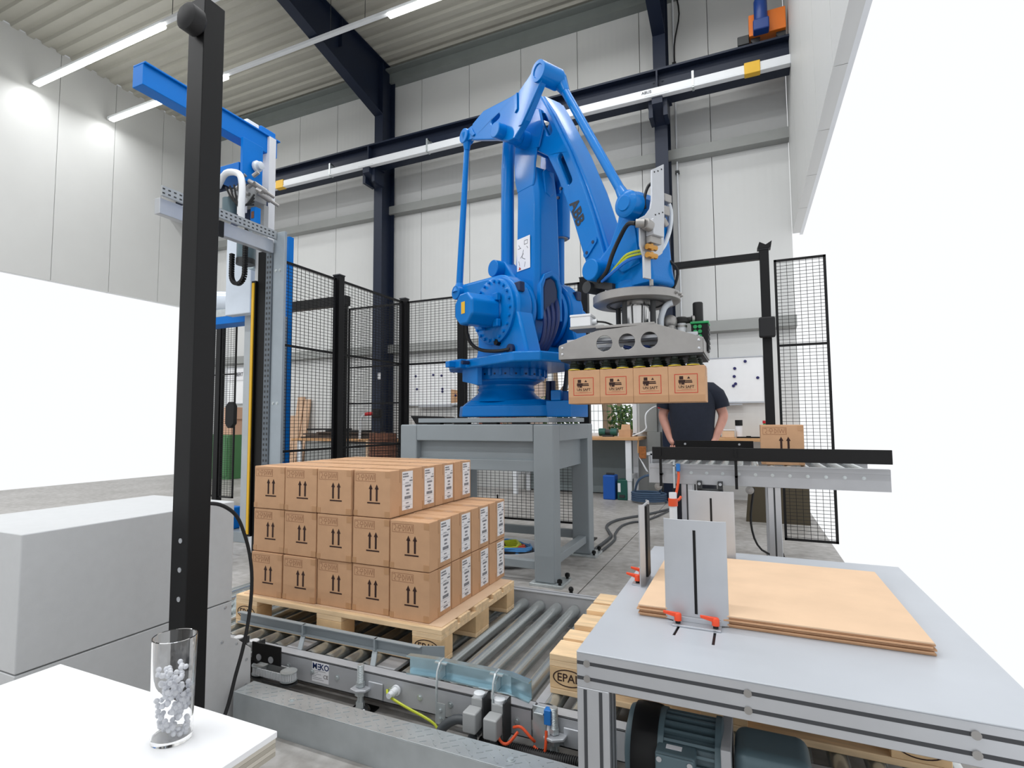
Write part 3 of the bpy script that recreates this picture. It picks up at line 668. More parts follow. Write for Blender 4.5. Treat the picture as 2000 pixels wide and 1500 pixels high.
# cables on floor
tag(MB().tube([(-1.289,5.0,0.012),(-1.279,5.62,0.012),(-1.346,5.871,0.012),(-1.448,6.199,0.012),(-1.439,6.549,0.012),(-1.343,6.815,0.012),(-1.15,7.2,0.012),(-0.9,7.9,0.012)], 0.016, 8).build('floor_cable', HOSE), 'thick grey cable snaking over the floor right of the stand, left run', 'cable')
tag(MB().tube([(-1.22,5.0,0.012),(-1.215,5.511,0.012),(-1.275,5.835,0.012),(-1.30,6.286,0.012),(-1.235,6.554,0.012),(-1.14,6.667,0.012),(-1.05,7.011,0.012),(-0.95,7.6,0.012)], 0.012, 8).build('floor_cable', HOSE), 'thinner grey cable snaking over the floor right of the stand, right run', 'cable')

# ================================================================== ROBOT
BX, BY = -1.86, 4.36
_d = Vector((-0.63-BX, 3.66-BY, 0)).normalized(); EU = _d; EN = Vector((_d.y, -_d.x, 0))
def R(u, v, z): return Vector((BX, BY, 0))+EU*u+EN*v+Vector((0,0,z))
def Rf(v0=None): return lambda a, b, d: R(a, d, b)
rb = thing('palletising_robot', 'large bright blue palletising robot arm on the grey stand', 'robot', (BX,BY,1.2))
# base plate: low chamfered casting
def poly_frustum(pts, z0, z1, inset):
    c = Vector((sum(p[0] for p in pts)/len(pts), sum(p[1] for p in pts)/len(pts)))
    top = [(c.x+(p[0]-c.x)*(1-inset), c.y+(p[1]-c.y)*(1-inset)) for p in pts]; n = len(pts)
    return MB().add([(x,y,z0) for x,y in pts]+[(x,y,z1) for x,y in top], [tuple(reversed(range(n))), tuple(range(n,2*n))]+[(i,(i+1)%n,(i+1)%n+n,i+n) for i in range(n)])
bp = [(-2.19,4.12),(-2.10,4.0),(-1.45,4.0),(-1.37,4.06),(-1.37,4.66),(-1.45,4.74),(-2.10,4.74),(-2.19,4.62)]
poly_frustum(bp, 1.21, 1.30, 0.02).build('base_casting', BLUE, rb, bevel=0.012, seg=3)
poly_frustum([(x*0.94-1.79*0.06, y*0.94+4.37*0.06) for x,y in bp], 1.30, 1.345, 0.12).build('base_shoulder', BLUE, rb, bevel=0.01)
m = MB().box(-1.40,-1.20,4.05,4.55,1.205,1.33)
m.box(-1.36,-1.28,4.05,4.12,1.33,1.41).box(-1.215,-1.195,4.05,4.3,1.33,1.42).box(-1.40,-1.2,4.4,4.55,1.33,1.42)
m.build('connector_block', BLUE, rb, bevel=0.008)
m = MB()
for x in (-1.46,-1.42): m.cyl((x,4.3,1.34),(x,4.3,1.44),0.028,0.02,10).cyl((x,4.3,1.44),(x,4.3,1.5),0.02,seg=10)
m.build('cable_plug', DBLUE, rb)
MB().tube([(-1.42,4.5,1.33),(-1.38,4.5,1.45),(-1.36,4.5,1.6)], 0.022, 8).build('base_cable', HOSE, rb)
m = MB()
for x in (-1.55,-1.7): m.lathe([(0.02,0),(0.02,0.004),(0.012,0.006)], (x,4.1,1.338), seg=12)
m.build('base_screw', STEEL, rb)
c0 = R(0,0,0)
MB().lathe([(0.33,1.335),(0.30,1.36),(0.25,1.40),(0.235,1.425),(0.245,1.44),(0.235,1.455),(0.235,1.475),(0.29,1.50),(0.30,1.52)], c0, seg=48).build('pedestal', BLUE, rb)
MB().lathe([(0.285,1.51),(0.325,1.515),(0.33,1.53),(0.33,1.60),(0.30,1.61)], c0, seg=48).build('turntable_ring', BLUE, rb)
m = MB(); m2 = MB()
for i in range(24):
    a = 2*PI*i/24; d = Vector((math.cos(a), math.sin(a), 0)); s = Vector((-d.y,d.x,0))
    m.obox(c0+d*0.338+Vector((0,0,1.57)), s*0.012, d*0.012, Vector((0,0,0.03)))
    m2.cyl(c0+d*0.329+s*0.04+Vector((0,0,1.555)), c0+d*0.3335+s*0.04+Vector((0,0,1.555)), 0.008, seg=8)
m.build('ring_rib', BLUE, rb, bevel=0.003); m2.build('ring_screw', DBLUE, rb)
# turret platform
pl_ = [(-0.34,-0.42),(-0.34,0.36),(-0.12,0.50),(0.05,0.50),(0.05,0.44),(0.66,0.44),(0.80,0.30),(0.80,-0.42),(0.6,-0.5)]
MB().prism([R(u,v,1.60) for u,v in pl_], (0,0,0.075)).build('turret_platform', BLUE, rb, bevel=0.014, seg=3)
MB().prism([R(-0.08,0.40,1.66),R(-0.08,0.56,1.66),R(-0.02,0.56,1.66),R(-0.02,0.40,1.66)], (0,0,-0.05)).prism([R(-0.06,0.36,1.62),R(0.16,0.36,1.62),R(0.16,0.36,1.46),R(-0.06,0.36,1.5)], EN*0.05).build('turret_bracket', BLUE, rb, bevel=0.006)
m = MB()
for u in (-0.05, 0.1): m.cyl(R(u,0.45,1.64), R(u,0.513,1.64), 0.016, seg=10)
m.build('bracket_hole', DBLUE, rb)
# shoulder cheeks: teardrop housing with wide foot
SH = (0.31, 2.03)
tear = hull2(SH, 0.29, (-0.20, 2.275), 0.075, 40)
foot = [(0.02,1.66),(0.06,1.76),(0.06,1.9),(0.2,2.05),(0.5,2.1),(0.60,1.98),(0.64,1.85),(0.70,1.66)]
sqh = [(0.515,2.10),(0.575,2.10),(0.575,2.18),(0.515,2.18)]
for sgn, nm in ((1,'left'),(-1,'right')):
    va, vb = sgn*0.19, sgn*0.34
    sh = tear if sgn > 0 else circ(SH[0], SH[1], 0.30, 48)
    m = MB().prism([R(a,va,b) for a,b in sh], EN*(vb-va)).build('shoulder_cheek', BLUE, rb, bevel=0.03, seg=4)
    MB().prism([R(a,va,b) for a,b in foot], EN*(vb-va)).build('cheek_foot', BLUE, rb, bevel=0.025, seg=4)
    c = R(SH[0], vb, SH[1]); ax = EN*sgn
    MB().lathe([(0.262,-0.02),(0.262,0.022),(0.25,0.03),(0.12,0.03),(0.11,0.045),(0,0.045)], c, ax, 48, False).build('gearbox_flange', BLUE, rb)
    m = MB()
    for i in range(22):
        a = 2*PI*i/22
        p = R(SH[0]+0.232*math.cos(a), vb+sgn*0.03, SH[1]+0.232*math.sin(a)); m.cyl(p, p+ax*0.016, 0.013, 0.012, 8)
    m.build('flange_bolt', BLUE, rb)
    m = MB().obox(R(0.545, (va+vb)/2+sgn*0.03, 2.18), EU*0.05, EN*0.028, Vector((0,0,0.04)))
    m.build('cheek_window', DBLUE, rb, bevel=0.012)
# concave side fairing linking the cheeks with the platform
MB().prism([R(-0.2,0.1,1.66),R(-0.1,0.1,1.74),R(-0.04,0.1,1.95),R(0.1,0.1,2.0),R(0.2,0.1,1.66)], EN*-0.2).build('turret_rear', BLUE, rb, bevel=0.02)
MB().prism([R(0.15,-0.2,1.66),R(0.62,-0.2,1.66),R(0.5,-0.2,1.76),R(0.2,-0.2,1.8)], EN*0.4).build('turret_saddle', BLUE, rb, bevel=0.02)
# left axis motor (octagonal can)
oc = [(0.05,0.12),(-0.05,0.12),(-0.12,0.055),(-0.12,-0.055),(-0.05,-0.12),(0.05,-0.12),(0.12,-0.055),(0.12,0.055)]
MB().prism([R(SH[0]+a,0.38,SH[1]+b-0.01) for a,b in oc], EN*0.26).build('axis_motor', BLUE, rb, bevel=0.018, seg=3)
m = MB()
for sx in (-1,1):
    for sz in (-1,1): m.obox(R(SH[0]+sx*0.10,0.40,SH[1]-0.01+sz*0.10), EU*0.03, EN*0.02, Vector((0,0,0.03)))
m.build('motor_foot', BLUE, rb, bevel=0.008)
MB().prism([R(SH[0]-0.02,0.6415,SH[1]-0.05),R(SH[0]+0.03,0.6415,SH[1]-0.05),R(SH[0]+0.03,0.6415,SH[1]+0.04),R(SH[0]-0.02,0.6415,SH[1]+0.04)], EN*0.001).build('warning_sticker', YELLOW, rb, smooth=False, label='yellow warning sticker on the motor end')
MB().tube([R(0.24,0.56,1.905),R(0.22,0.54,1.84),R(0.22,0.5,1.77),R(0.28,0.45,1.722),R(0.42,0.40,1.703),R(0.52,0.36,1.71)], 0.014, 8).build('motor_cable', RUBBER, rb, label='black motor cable')
MB().cyl(R(0.52,0.30,1.71),R(0.52,0.365,1.71),0.04,seg=16).build('cable_entry', DBLUE, rb)
m = MB().cyl(R(0.36,0.335,1.78),R(0.36,0.375,1.78),0.026,seg=6); m.build('drain_plug', BLACK, rb)
# right axis motor
MB().prism([R(SH[0]+a,-0.38,SH[1]+b-0.01) for a,b in oc], EN*-0.2).build('axis_motor', BLUE, rb, bevel=0.018, seg=3)
# hub between cheeks
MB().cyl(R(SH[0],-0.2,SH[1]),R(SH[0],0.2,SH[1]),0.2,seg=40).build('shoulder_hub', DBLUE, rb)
for vv in (0.165,-0.165): MB().lathe([(0.27,-0.02),(0.275,0.0),(0.27,0.02),(0.2,0.02)], R(SH[0],vv,SH[1]), EN, 40).build('hub_ring', BLUE, rb)
m = MB()
for k in range(4):
    m.tube([R(0.50+0.02*k,0.05-0.04*k,2.14),R(0.60+0.015*k,0.08-0.03*k,1.95),R(0.58,0.10-0.03*k,1.78),R(0.52,0.14-0.03*k,1.68)], 0.018, 8)
m.build('dress_pack', mat('dark_blue_cable',(20,40,92),0.45), rb)
# lower arm: lofted box with chamfered corners; an arched recess near its foot
secs = [(1.80,0.24,0.44,0.10),(1.95,0.18,0.50,0.135),(2.12,0.19,0.56,0.14),(2.30,0.27,0.575,0.135),(2.60,0.295,0.572,0.13),(2.95,0.30,0.566,0.125),(3.10,0.295,0.545,0.125),(3.18,0.295,0.535,0.125)]
def loft(secs, ch):
    rings = []
    for z, a, b, h in secs:
        rings.append([R(a+ch,h,z),R(b-ch,h,z),R(b,h-ch,z),R(b,-h+ch,z),R(b-ch,-h,z),R(a+ch,-h,z),R(a,-h+ch,z),R(a,h-ch,z)])
    vs = [p for r in rings for p in r]; n = len(rings)
    fs = [(k*8+i,k*8+(i+1)%8,(k+1)*8+(i+1)%8,(k+1)*8+i) for k in range(n-1) for i in range(8)]
    fs += [tuple(reversed(range(8))), tuple(range((n-1)*8,n*8))]
    return MB().add(vs, fs)
la = loft(secs, 0.035).build('lower_arm', BLUE, rb, bevel=0.012, seg=3)
# arched hollow in the arm's front face, its inner shade painted dark blue
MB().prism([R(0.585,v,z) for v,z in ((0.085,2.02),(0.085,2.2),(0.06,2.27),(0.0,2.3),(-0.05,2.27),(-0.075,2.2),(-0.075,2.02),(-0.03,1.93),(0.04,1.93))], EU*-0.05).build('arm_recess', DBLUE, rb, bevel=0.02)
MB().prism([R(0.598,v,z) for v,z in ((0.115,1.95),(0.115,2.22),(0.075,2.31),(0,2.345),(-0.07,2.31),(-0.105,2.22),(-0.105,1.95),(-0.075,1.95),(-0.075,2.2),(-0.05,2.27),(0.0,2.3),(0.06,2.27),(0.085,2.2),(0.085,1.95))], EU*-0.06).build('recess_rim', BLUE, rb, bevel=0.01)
# fork cheeks at the top of the lower arm
EL = (0.45, 3.41)
for v0, v1 in ((0.1275,0.107),(-0.17,-0.15)):
    MB().prism([R(u,v0,z) for u,z in ((0.33,3.02),(0.30,3.12),(0.29,3.3),(0.31,3.45),(0.38,3.55),(0.5,3.56),(0.58,3.5),(0.6,3.4),(0.555,3.2),(0.545,3.08),(0.53,3.02))], EN*(v1-v0)).build('elbow_fork', BLUE, rb, bevel=0.014, seg=3)
MB().prism([R(0.57,v,z) for v,z in ((0.05,3.14),(0.015,3.17),(-0.05,3.1),(-0.06,2.98),(-0.02,2.94),(0.03,2.97))], EU*-0.03).build('arm_boss', BLUE, rb, bevel=0.01)
MB().cyl(R(EL[0],-0.2,EL[1]),R(EL[0],0.2,EL[1]),0.07,seg=24).build('elbow_pin', BLUE, rb)
# instruction sticker on the arm
st = MB().prism([R(0.335,0.1375,2.37),R(0.50,0.1375,2.37),R(0.50,0.1375,2.63),R(0.335,0.1375,2.63)], EN*0.001).build('instruction_sticker', PAPER, rb, smooth=False, label='white instruction sticker with line drawings')
m = MB()
def seg_uz(m, a, b, w=0.004, v=0.1388):
    a = R(a[0],v,a[1]); b = R(b[0],v,b[1]); m.bar(a, b, w, 0.0006, EN)
for a, b in (((0.43,2.60),(0.47,2.60)),((0.43,2.57),(0.47,2.57)),((0.43,2.57),(0.43,2.60)),((0.47,2.57),(0.47,2.60)),((0.36,2.58),(0.38,2.55)),((0.35,2.55),(0.39,2.55)),((0.42,2.53),(0.40,2.47)),((0.40,2.47),(0.44,2.45)),((0.38,2.47),(0.42,2.50)),((0.36,2.45),(0.37,2.41)),((0.44,2.43),(0.43,2.39)),((0.36,2.40),(0.385,2.385)),((0.46,2.55),(0.475,2.53))): seg_uz(m, a, b)
g = m.build('sticker_drawing', GINK, st); g['kind'] = 'stuff'
MB().prism([R(0.355,0.1388,2.378),R(0.385,0.1388,2.378),R(0.37,0.1388,2.405)], EN*0.0005).build('warning_triangle', REDINK, st)
# drive rod behind the lower arm, and its lever
MB().tube([R(0.16,0.1,2.45),R(0.17,0.1,3.3),R(0.19,0.08,3.72)], 0.055, 12, 1).build('drive_rod', BLUE, rb)
MB().prism([R(a,0.16,b) for a,b in hull2((0.14,2.42),0.085,(0.28,2.2),0.12,28)], EN*-0.12).build('drive_lever', BLUE, rb, bevel=0.02)
MB().cyl(R(0.14,0.15,2.43),R(0.14,0.24,2.43),0.07,seg=24).build('lever_boss', BLUE, rb, bevel=0.008)
MB().cyl(R(0.20,0.02,3.76),R(0.20,0.15,3.76),0.06,seg=24).build('rod_end', BLUE, rb, bevel=0.006)
# triangular link at the elbow
TIP = (-0.09, 3.64); APX = (0.91, 3.65)
tri = [(0.03,3.665),(0.20,3.705),(0.557,3.645),(0.65,3.635),(0.845,3.72),(0.965,3.64),(0.90,3.56),(0.737,3.379),(0.60,3.30),(0.52,3.31),(0.342,3.40),(0.03,3.53)]
MB().plate(tri, [slot(0.36,3.56,0.07,0.045,0.15)], Rf(), 0.315, 0.365).build('link_plate', BLUE, rb, bevel=0.01)
for q in (((0.0,3.6),(0.05,3.55),(0.08,3.555),(0.03,3.63)),((0.60,3.62),(0.65,3.63),(0.65,3.5),(0.62,3.48)),((0.66,3.36),(0.70,3.355),(0.93,3.58),(0.90,3.62))):
    MB().prism([R(a,0.365,b) for a,b in q], EN*0.012).build('link_rib', BLUE, rb, bevel=0.004)
MB().cyl(R(EL[0],0.16,EL[1]),R(EL[0],0.44,EL[1]-0.0),0.060,seg=28).build('link_boss', BLUE, rb, bevel=0.008)
MB().cyl(R(TIP[0]+0.01,0.30,TIP[1]-0.03),R(TIP[0]+0.01,0.385,TIP[1]-0.03),0.062,seg=24).prism([R(a,0.32,b) for a,b in ((-0.05,3.66),(0.06,3.66),(0.06,3.53),(-0.05,3.56))], EN*0.045).build('tip_boss', BLUE, rb, bevel=0.008)
MB().lathe([(0.075,0.0),(0.075,0.19),(0.05,0.19),(0.045,0.182),(0,0.182)], R(APX[0],0.205,APX[1]), EN, 28, False).build('apex_boss', BLUE, rb)
MB().cyl(R(APX[0],0.17,APX[1]),R(APX[0],0.21,APX[1]),0.06,seg=24).build('apex_pin', BLUE, rb, bevel=0.006)
# left parallel rod
A = R(TIP[0]+0.01,0.345,TIP[1]-0.09); B_ = R(-0.2,0.345,2.36)
MB().cyl(A, B_, 0.023, 0.03, 16).cyl(A+Vector((0,0,0.08)), A-Vector((0,0,0.06)), 0.05, 0.024, 16).cyl(B_+Vector((0,0,0.0)), B_-Vector((0,0,0.08)), 0.03, 0.062, 16).build('parallel_rod', BLUE, rb)
MB().cyl(R(-0.2,0.29,2.275),R(-0.2,0.39,2.275),0.062,seg=24).build('rod_boss', BLUE, rb, bevel=0.008)
# upper arm
uaL = [(0.42,3.56),(0.50,3.69),(0.60,3.73),(0.713,3.532),(0.913,3.146),(1.052,2.837),(1.154,2.554),(1.24,2.283),(1.36,2.20),(1.36,2.08),(1.2,2.07),(1.12,2.14),(1.06,2.285),(0.944,2.618),(0.789,2.991),(0.678,3.20),(0.52,3.32),(0.40,3.36)]
MB().plate(uaL, [slot(0.665,3.46,0.17,0.055,-1.1), slot(0.865,3.03,0.24,0.05,-1.16)], Rf(), 0.06, 0.105).build('upper_arm', BLUE, rb, bevel=0.012)
MB().plate(uaL, [slot(0.665,3.46,0.17,0.055,-1.1), slot(0.865,3.03,0.24,0.05,-1.16)], Rf(), -0.105, -0.15).build('upper_arm_far_web', BLUE, rb, bevel=0.012)
top = [(0.47,3.67),(0.60,3.74),(0.735,3.53),(0.935,3.15),(1.07,2.84),(1.175,2.555),(1.26,2.30)]
m = MB(); n = len(top)
ins = [(0.47,3.62),(0.585,3.69),(0.70,3.50),(0.895,3.13),(1.03,2.825),(1.13,2.545),(1.21,2.29)]
vs = []
for (a,b),(c,d) in zip(top, ins): vs += [R(a,0.075,b),R(a,-0.12,b),R(c,-0.12,d),R(c,0.075,d)]
fs = [(k*4+i,k*4+(i+1)%4,(k+1)*4+(i+1)%4,(k+1)*4+i) for k in range(n-1) for i in range(4)]+[(3,2,1,0),((n-1)*4,(n-1)*4+1,(n-1)*4+2,(n-1)*4+3)]
m.add(vs, fs).build('upper_arm_crown', BLUE, rb, bevel=0.02, seg=4)
low = [(0.42,3.42),(0.60,3.33),(0.70,3.20),(0.80,2.99),(0.955,2.62),(1.07,2.30),(1.13,2.16)]
ins = [(0.47,3.46),(0.64,3.36),(0.74,3.21),(0.84,3.0),(0.995,2.63),(1.11,2.31),(1.17,2.18)]
vs = []; n = len(low)
for (a,b),(c,d) in zip(low, ins): vs += [R(a,0.075,b),R(a,-0.12,b),R(c,-0.12,d),R(c,0.075,d)]
fs = [(k*4+i,k*4+(i+1)%4,(k+1)*4+(i+1)%4,(k+1)*4+i) for k in range(n-1) for i in range(4)]+[(3,2,1,0),((n-1)*4,(n-1)*4+1,(n-1)*4+2,(n-1)*4+3)]
MB().add(vs, fs).build('upper_arm_floor', BLUE, rb, bevel=0.012)
MB().plate([(0.60,3.30),(0.66,3.45),(0.62,3.60),(0.5,3.66),(0.44,3.6),(0.42,3.4),(0.5,3.32)], [], Rf(), 0.105, 0.128).build('elbow_collar', BLUE, rb, bevel=0.012)
# brand lettering along the upper arm
dv = Vector((1.06-0.80, 0, 2.40-3.05)); dirn = (R(1.0,0,2.56)-R(0.87,0,2.90)).normalized(); yv = dirn.cross(EN); yv = -yv if yv.z < 0 else yv
text('ABB', 0.12, mat('black_letter', (16,22,34), 0.5), 'arm_lettering', rb, R(0.985,0.1065,2.66), dirn, yv, bold=0.004, sx=0.95)
m = MB()
m.plate(slot(1.115,2.37,0.11,0.05,0.75), [], Rf(), 0.105, 0.115); m.build('cover_plate', BLUE, rb, bevel=0.004)
m = MB()
for a, b in ((1.085,2.34),(1.145,2.40),(0.80,2.83),(0.83,2.89)): m.cyl(R(a,0.105,b),R(a,0.118,b),0.012,seg=10)
m.build('cover_hole', DBLUE, rb)
# long upper rod
RE = (1.535, 2.515)
A, B_ = R(APX[0],0.19,APX[1]), R(RE[0],0.2,RE[1]); d = (B_-A).normalized()
MB().cyl(A+d*0.1, B_-d*0.1, 0.03, seg=16).cyl(A, A+d*0.14, 0.06, 0.032, 16).cyl(B_-d*0.14, B_, 0.032, 0.05, 16).build('upper_rod', BLUE, rb)
# wrist
wr = [(1.40,2.60),(1.47,2.64),(1.55,2.62),(1.60,2.55),(1.60,2.44),(1.62,2.2),(1.64,2.06),(1.64,2.02),(1.36,2.02),(1.22,2.07),(1.12,2.14),(1.09,2.21),(1.13,2.27),(1.21,2.27),(1.30,2.34),(1.37,2.47)]
MB().plate(wr, [], Rf(), -0.11, 0.13).build('wrist_housing', BLUE, rb, bevel=0.025, seg=4)
MB().plate([(1.36,2.36),(1.43,2.47),(1.52,2.45),(1.56,2.15),(1.42,2.12),(1.33,2.2)], [], Rf(), 0.13, 0.142).build('wrist_web', BLUE, rb, bevel=0.006)
MB().cyl(R(1.24,0.10,2.165),R(1.24,0.25,2.165),0.072,seg=28).build('wrist_pivot', BLUE, rb, bevel=0.008)
MB().lathe([(0.085,0),(0.085,0.08),(0.07,0.09),(0.05,0.092),(0.045,0.10),(0,0.10)], R(RE[0],0.15,RE[1]), EN, 28, False).build('rod_end_boss', BLUE, rb)
MB().lathe([(0.13,1.985),(0.15,1.99),(0.15,2.06),(0.12,2.08)], R(1.41,0,0), seg=36).build('wrist_flange', BLUE, rb)
MB().prism([R(1.12,0.05,2.08),R(1.36,0.05,2.02),R(1.36,0.05,2.06),R(1.14,0.05,2.13)], EN*0.12).build('cable_tray', CHAR, rb)
MB().cyl(R(1.16,0.06,2.07),R(1.16,0.2,2.07),0.04,seg=16).build('cable_gland', CHAR, rb)
# balancing cylinder on the right
MB().cyl(R(0.40,-0.27,2.70),R(0.42,-0.27,3.35),0.085,seg=28).build('gas_cylinder', BLUE, rb, bevel=0.006)
MB().cyl(R(0.39,-0.27,2.25),R(0.40,-0.27,2.70),0.04,seg=20).build('piston_rod', BLUE, rb)
MB().box(-0.01,0.01,0,0.01,0,0.01).build('cylinder_seal', STEEL, rb) if False else MB().lathe([(0.07,0),(0.07,-0.008),(0.042,-0.008)], R(0.40,-0.27,2.70), seg=28).build('cylinder_seal', STEEL, rb)
MB().cyl(R(0.38,-0.33,2.24),R(0.38,-0.21,2.24),0.06,seg=20).build('cylinder_boss', BLUE, rb)
# dress cables at the wrist
MB().tube([R(1.66,0.29,2.34),R(1.58,0.27,2.36),R(1.464,0.22,2.303),R(1.407,0.22,2.219),R(1.361,0.22,2.13),R(1.27,0.2,2.085)], 0.014, 8).build('wrist_cable', RUBBER, rb, label='black wrist cable')
for k in range(2): MB().tube([R(1.594,0.15,2.22-0.02*k),R(1.514,0.2,2.205-0.02*k),R(1.43,0.2,2.155-0.02*k),R(1.342,0.2,2.097),R(1.26,0.19,2.085)], 0.008, 6).build('earth_wire', CYG, rb, label='yellow green earth wire')
MB().tube([R(1.594,0.14,2.19),R(1.513,0.2,2.165),R(1.408,0.22,2.11),R(1.30,0.2,2.08)], 0.011, 6).build('wrist_cable', mat('bright_blue_hose',(30,110,200),0.4), rb, label='blue air hose')
MB().tube([R(1.6,-0.08,2.2),R(1.66,-0.1,2.12),R(1.62,-0.11,2.02),R(1.55,-0.11,2.02)], 0.01, 6).build('wrist_cable', RUBBER, rb)
# aluminium service plate on the wrist
sp = [(0.131,2.709),(0.014,2.776),(0.022,2.45),(0.036,2.238),(0.052,2.20),(0.078,2.182),(0.224,2.135),(0.258,2.213),(0.255,2.38),(0.20,2.41),(0.155,2.46),(0.139,2.52)]
s_ = MB().prism([R(1.652,v,z) for v,z in sp], EU*0.012).build('service_plate', ALUP, rb, bevel=0.002)
m = MB()
for v, z in ((0.11,2.70),(0.075,2.715),(0.04,2.735),(0.11,2.43),(0.075,2.445),(0.04,2.46)): m.cyl(R(1.664,v,z),R(1.666,v,z),0.005,seg=8)
m.build('plate_hole', BLACK, s_)
MB().obox(R(1.70,0.165,2.32), EU*0.03, EN*0.05, Vector((0,0,0.05))).build('connector_box', ALUP, rb, bevel=0.006)
m = MB().cyl(R(1.70,0.21,2.325),R(1.70,0.26,2.335),0.034,seg=12).cyl(R(1.70,0.26,2.335),R(1.66,0.29,2.34),0.026,seg=12); m.build('cable_gland', STEEL, rb)
m = MB().obox(R(1.69,0.165,2.25), EU*0.02, EN*0.05, Vector((0,0,0.022))); m.build('valve_block', STEEL, rb, bevel=0.006)
for z in (2.205,2.155):
    m = MB().cyl(R(1.69,0.23,z),R(1.69,0.15,z),0.018,seg=8).cyl(R(1.69,0.19,z+0.02),R(1.69,0.19,z-0.02),0.012,seg=8); m.build('brass_fitting', BRASS, rb)
MB().obox(R(1.66,0.20,2.10), EU*0.008, EN*0.03, Vector((0,0,0.08))).build('lower_bracket', ALUP, rb, bevel=0.002)
MB().cyl(R(1.66,0.16,2.02),R(1.66,0.16,1.985),0.012,seg=8).build('bracket_pin', STEEL, rb)
m = MB().obox(R(1.63,-0.03,2.57), EU*0.03, EN*0.035, Vector((0,0,0.025))).obox(R(1.63,-0.02,2.49), EU*0.025, EN*0.03, Vector((0,0,0.03))).cyl(R(1.63,0.0,2.44),R(1.63,-0.04,2.40),0.02,seg=10)
m.build('solenoid_valve', STEEL, rb, bevel=0.006)
MB().tube([R(1.62,-0.05,2.60),R(1.62,-0.10,2.52),R(1.62,-0.09,2.40),R(1.62,-0.03,2.28),R(1.62,0.03,2.22)], 0.014, 8).build('vacuum_hose', CLEAR, rb, label='clear hose bowed beside the plate')
MB().tube([R(1.64,0.06,2.66),R(1.62,0.11,2.63),R(1.61,0.14,2.55),R(1.61,0.14,2.48)], 0.01, 6).build('wrist_cable', RUBBER, rb)

# ================================================================== GRIPPER (its own thing, bolted under the wrist)
GC = R(1.41,0,0)
g = thing('suction_gripper', 'stainless vacuum gripper with round flange hanging from the wrist', 'gripper', (GC.x,GC.y,1.57))
MB().lathe([(0.0,1.93),(0.268,1.93),(0.277,1.936),(0.277,1.984),(0.268,1.99),(0.0,1.99)], GC, seg=64, caps=False).build('flange_disc', STEEL, g)
MB().lathe([(0.19,1.929),(0.19,1.925),(0.17,1.925),(0.17,1.929)], GC, seg=48, caps=False).build('flange_groove', CHAR, g)
MB().lathe([(0.10,1.93),(0.10,1.915),(0.082,1.91),(0.075,1.78),(0.1,1.772)], GC, seg=40).build('shaft', mat('polished_steel',(200,200,200),0.18,0.95), g)
for a in (2.6, 4.4, 5.6, 1.0):
    x, y = GC.x+0.155*math.cos(a), GC.y+0.155*math.sin(a)
    MB().cyl((x,y,1.765),(x,y,1.93),0.017,seg=14).build('spacer_rod', CHAR, g)
m = MB()
for a in (-0.15,-0.35,0.05): 
    d = Vector((math.cos(a),math.sin(a),0)); bolt(m, GC+d*0.277+Vector((0,0,1.965)), d, 0.008, 0.014)
m.build('flange_bolt', STEEL, g)
gp = [(-1.087,1.572),(-0.215,1.572),(-0.215,1.656),(-0.487,1.758),(-0.840,1.738),(-1.087,1.657)]
for y in (3.42, 3.922):
    p = MB().plate(gp, [circ(-0.793,1.655,0.05,28),circ(-0.654,1.657,0.05,28),circ(-0.520,1.659,0.05,28)], XZ_ if False else (lambda a,b,d: Vector((a,d,b))), y, y+0.008).build('side_plate', STEEL, g, bevel=0.0015)
    m = MB()
    for x, z in ((-1.065,1.60),(-1.065,1.64),(-0.24,1.592),(-0.24,1.64)): m.lathe([(0.008,0),(0.008,-0.003),(0.004,-0.005)], (x,y,z), (0,1,0), 10)
    m.build('plate_screw', ALU, p)
    MB().box(-1.087,-0.215,y if y < 3.6 else y-0.03,y+0.03 if y < 3.6 else y+0.008,1.568,1.574).build('bottom_flange', STEEL, g)
MB().box(-0.845,-0.487,3.42,3.93,1.752,1.768).build('top_plate', STEEL, g, bevel=0.002)
MB().prism([(-0.219,3.42,1.568),(-0.219,3.93,1.568),(-0.219,3.93,1.65),(-0.219,3.42,1.65)], (0.006,0,0)).prism([(-1.09,3.42,1.568),(-1.09,3.93,1.568),(-1.09,3.93,1.65),(-1.09,3.42,1.65)], (0.006,0,0)).build('end_plate', STEEL, g, bevel=0.001)
MB().box(-1.08,-0.22,3.43,3.92,1.556,1.568).build('vacuum_manifold', CHAR, g)
for yy in (3.5, 3.66, 3.82): MB().box(-1.05,-0.25,yy-0.02,yy+0.02,1.68 if yy != 3.66 else 1.69,1.70).build('cross_rail', ALU, g)
m = MB(); m2 = MB()
for k in range(14):
    x = -1.0+0.055*k; yy = random.uniform(3.5,3.84)
    (m if k % 3 else m2).tube([(x,yy,1.575),(x+random.uniform(-0.05,0.05),yy+random.uniform(-0.1,0.1),1.63),(x+random.uniform(-0.1,0.1),yy,1.645),(x+random.uniform(-0.1,0.1),yy+0.05,1.6)], 0.009, 6)
m.build('blue_air_hose', mat('air_hose_blue',(30,70,150),0.4), g); m2.build('pale_air_hose', CLEAR, g)
cup = None
for j, yy in enumerate((3.462, 3.56)):
    for k in range(8):
        x = -1.0+0.103*k+(0.02 if j else 0)
        if cup is None:
            cup = MB().lathe([(0.012,0.06),(0.02,0.058),(0.02,0.045),(0.03,0.04),(0.024,0.033),(0.032,0.026),(0.026,0.019),(0.034,0.013),(0.036,0.006)], (0,0,0), seg=16).build('suction_cup', mat('cup_black_green',(26,36,28),0.55)); cup.parent = g
            lp = MB().lathe([(0.035,0.007),(0.040,0.0),(0.03,0.001)], (0,0,0), seg=16).build('cup_lip', YELLIP); lp.parent = cup
            c = cup
        else: c = copy_tree(cup, g)
        c.location = Vector((x,yy,1.497))-Vector(ORG[g.name])
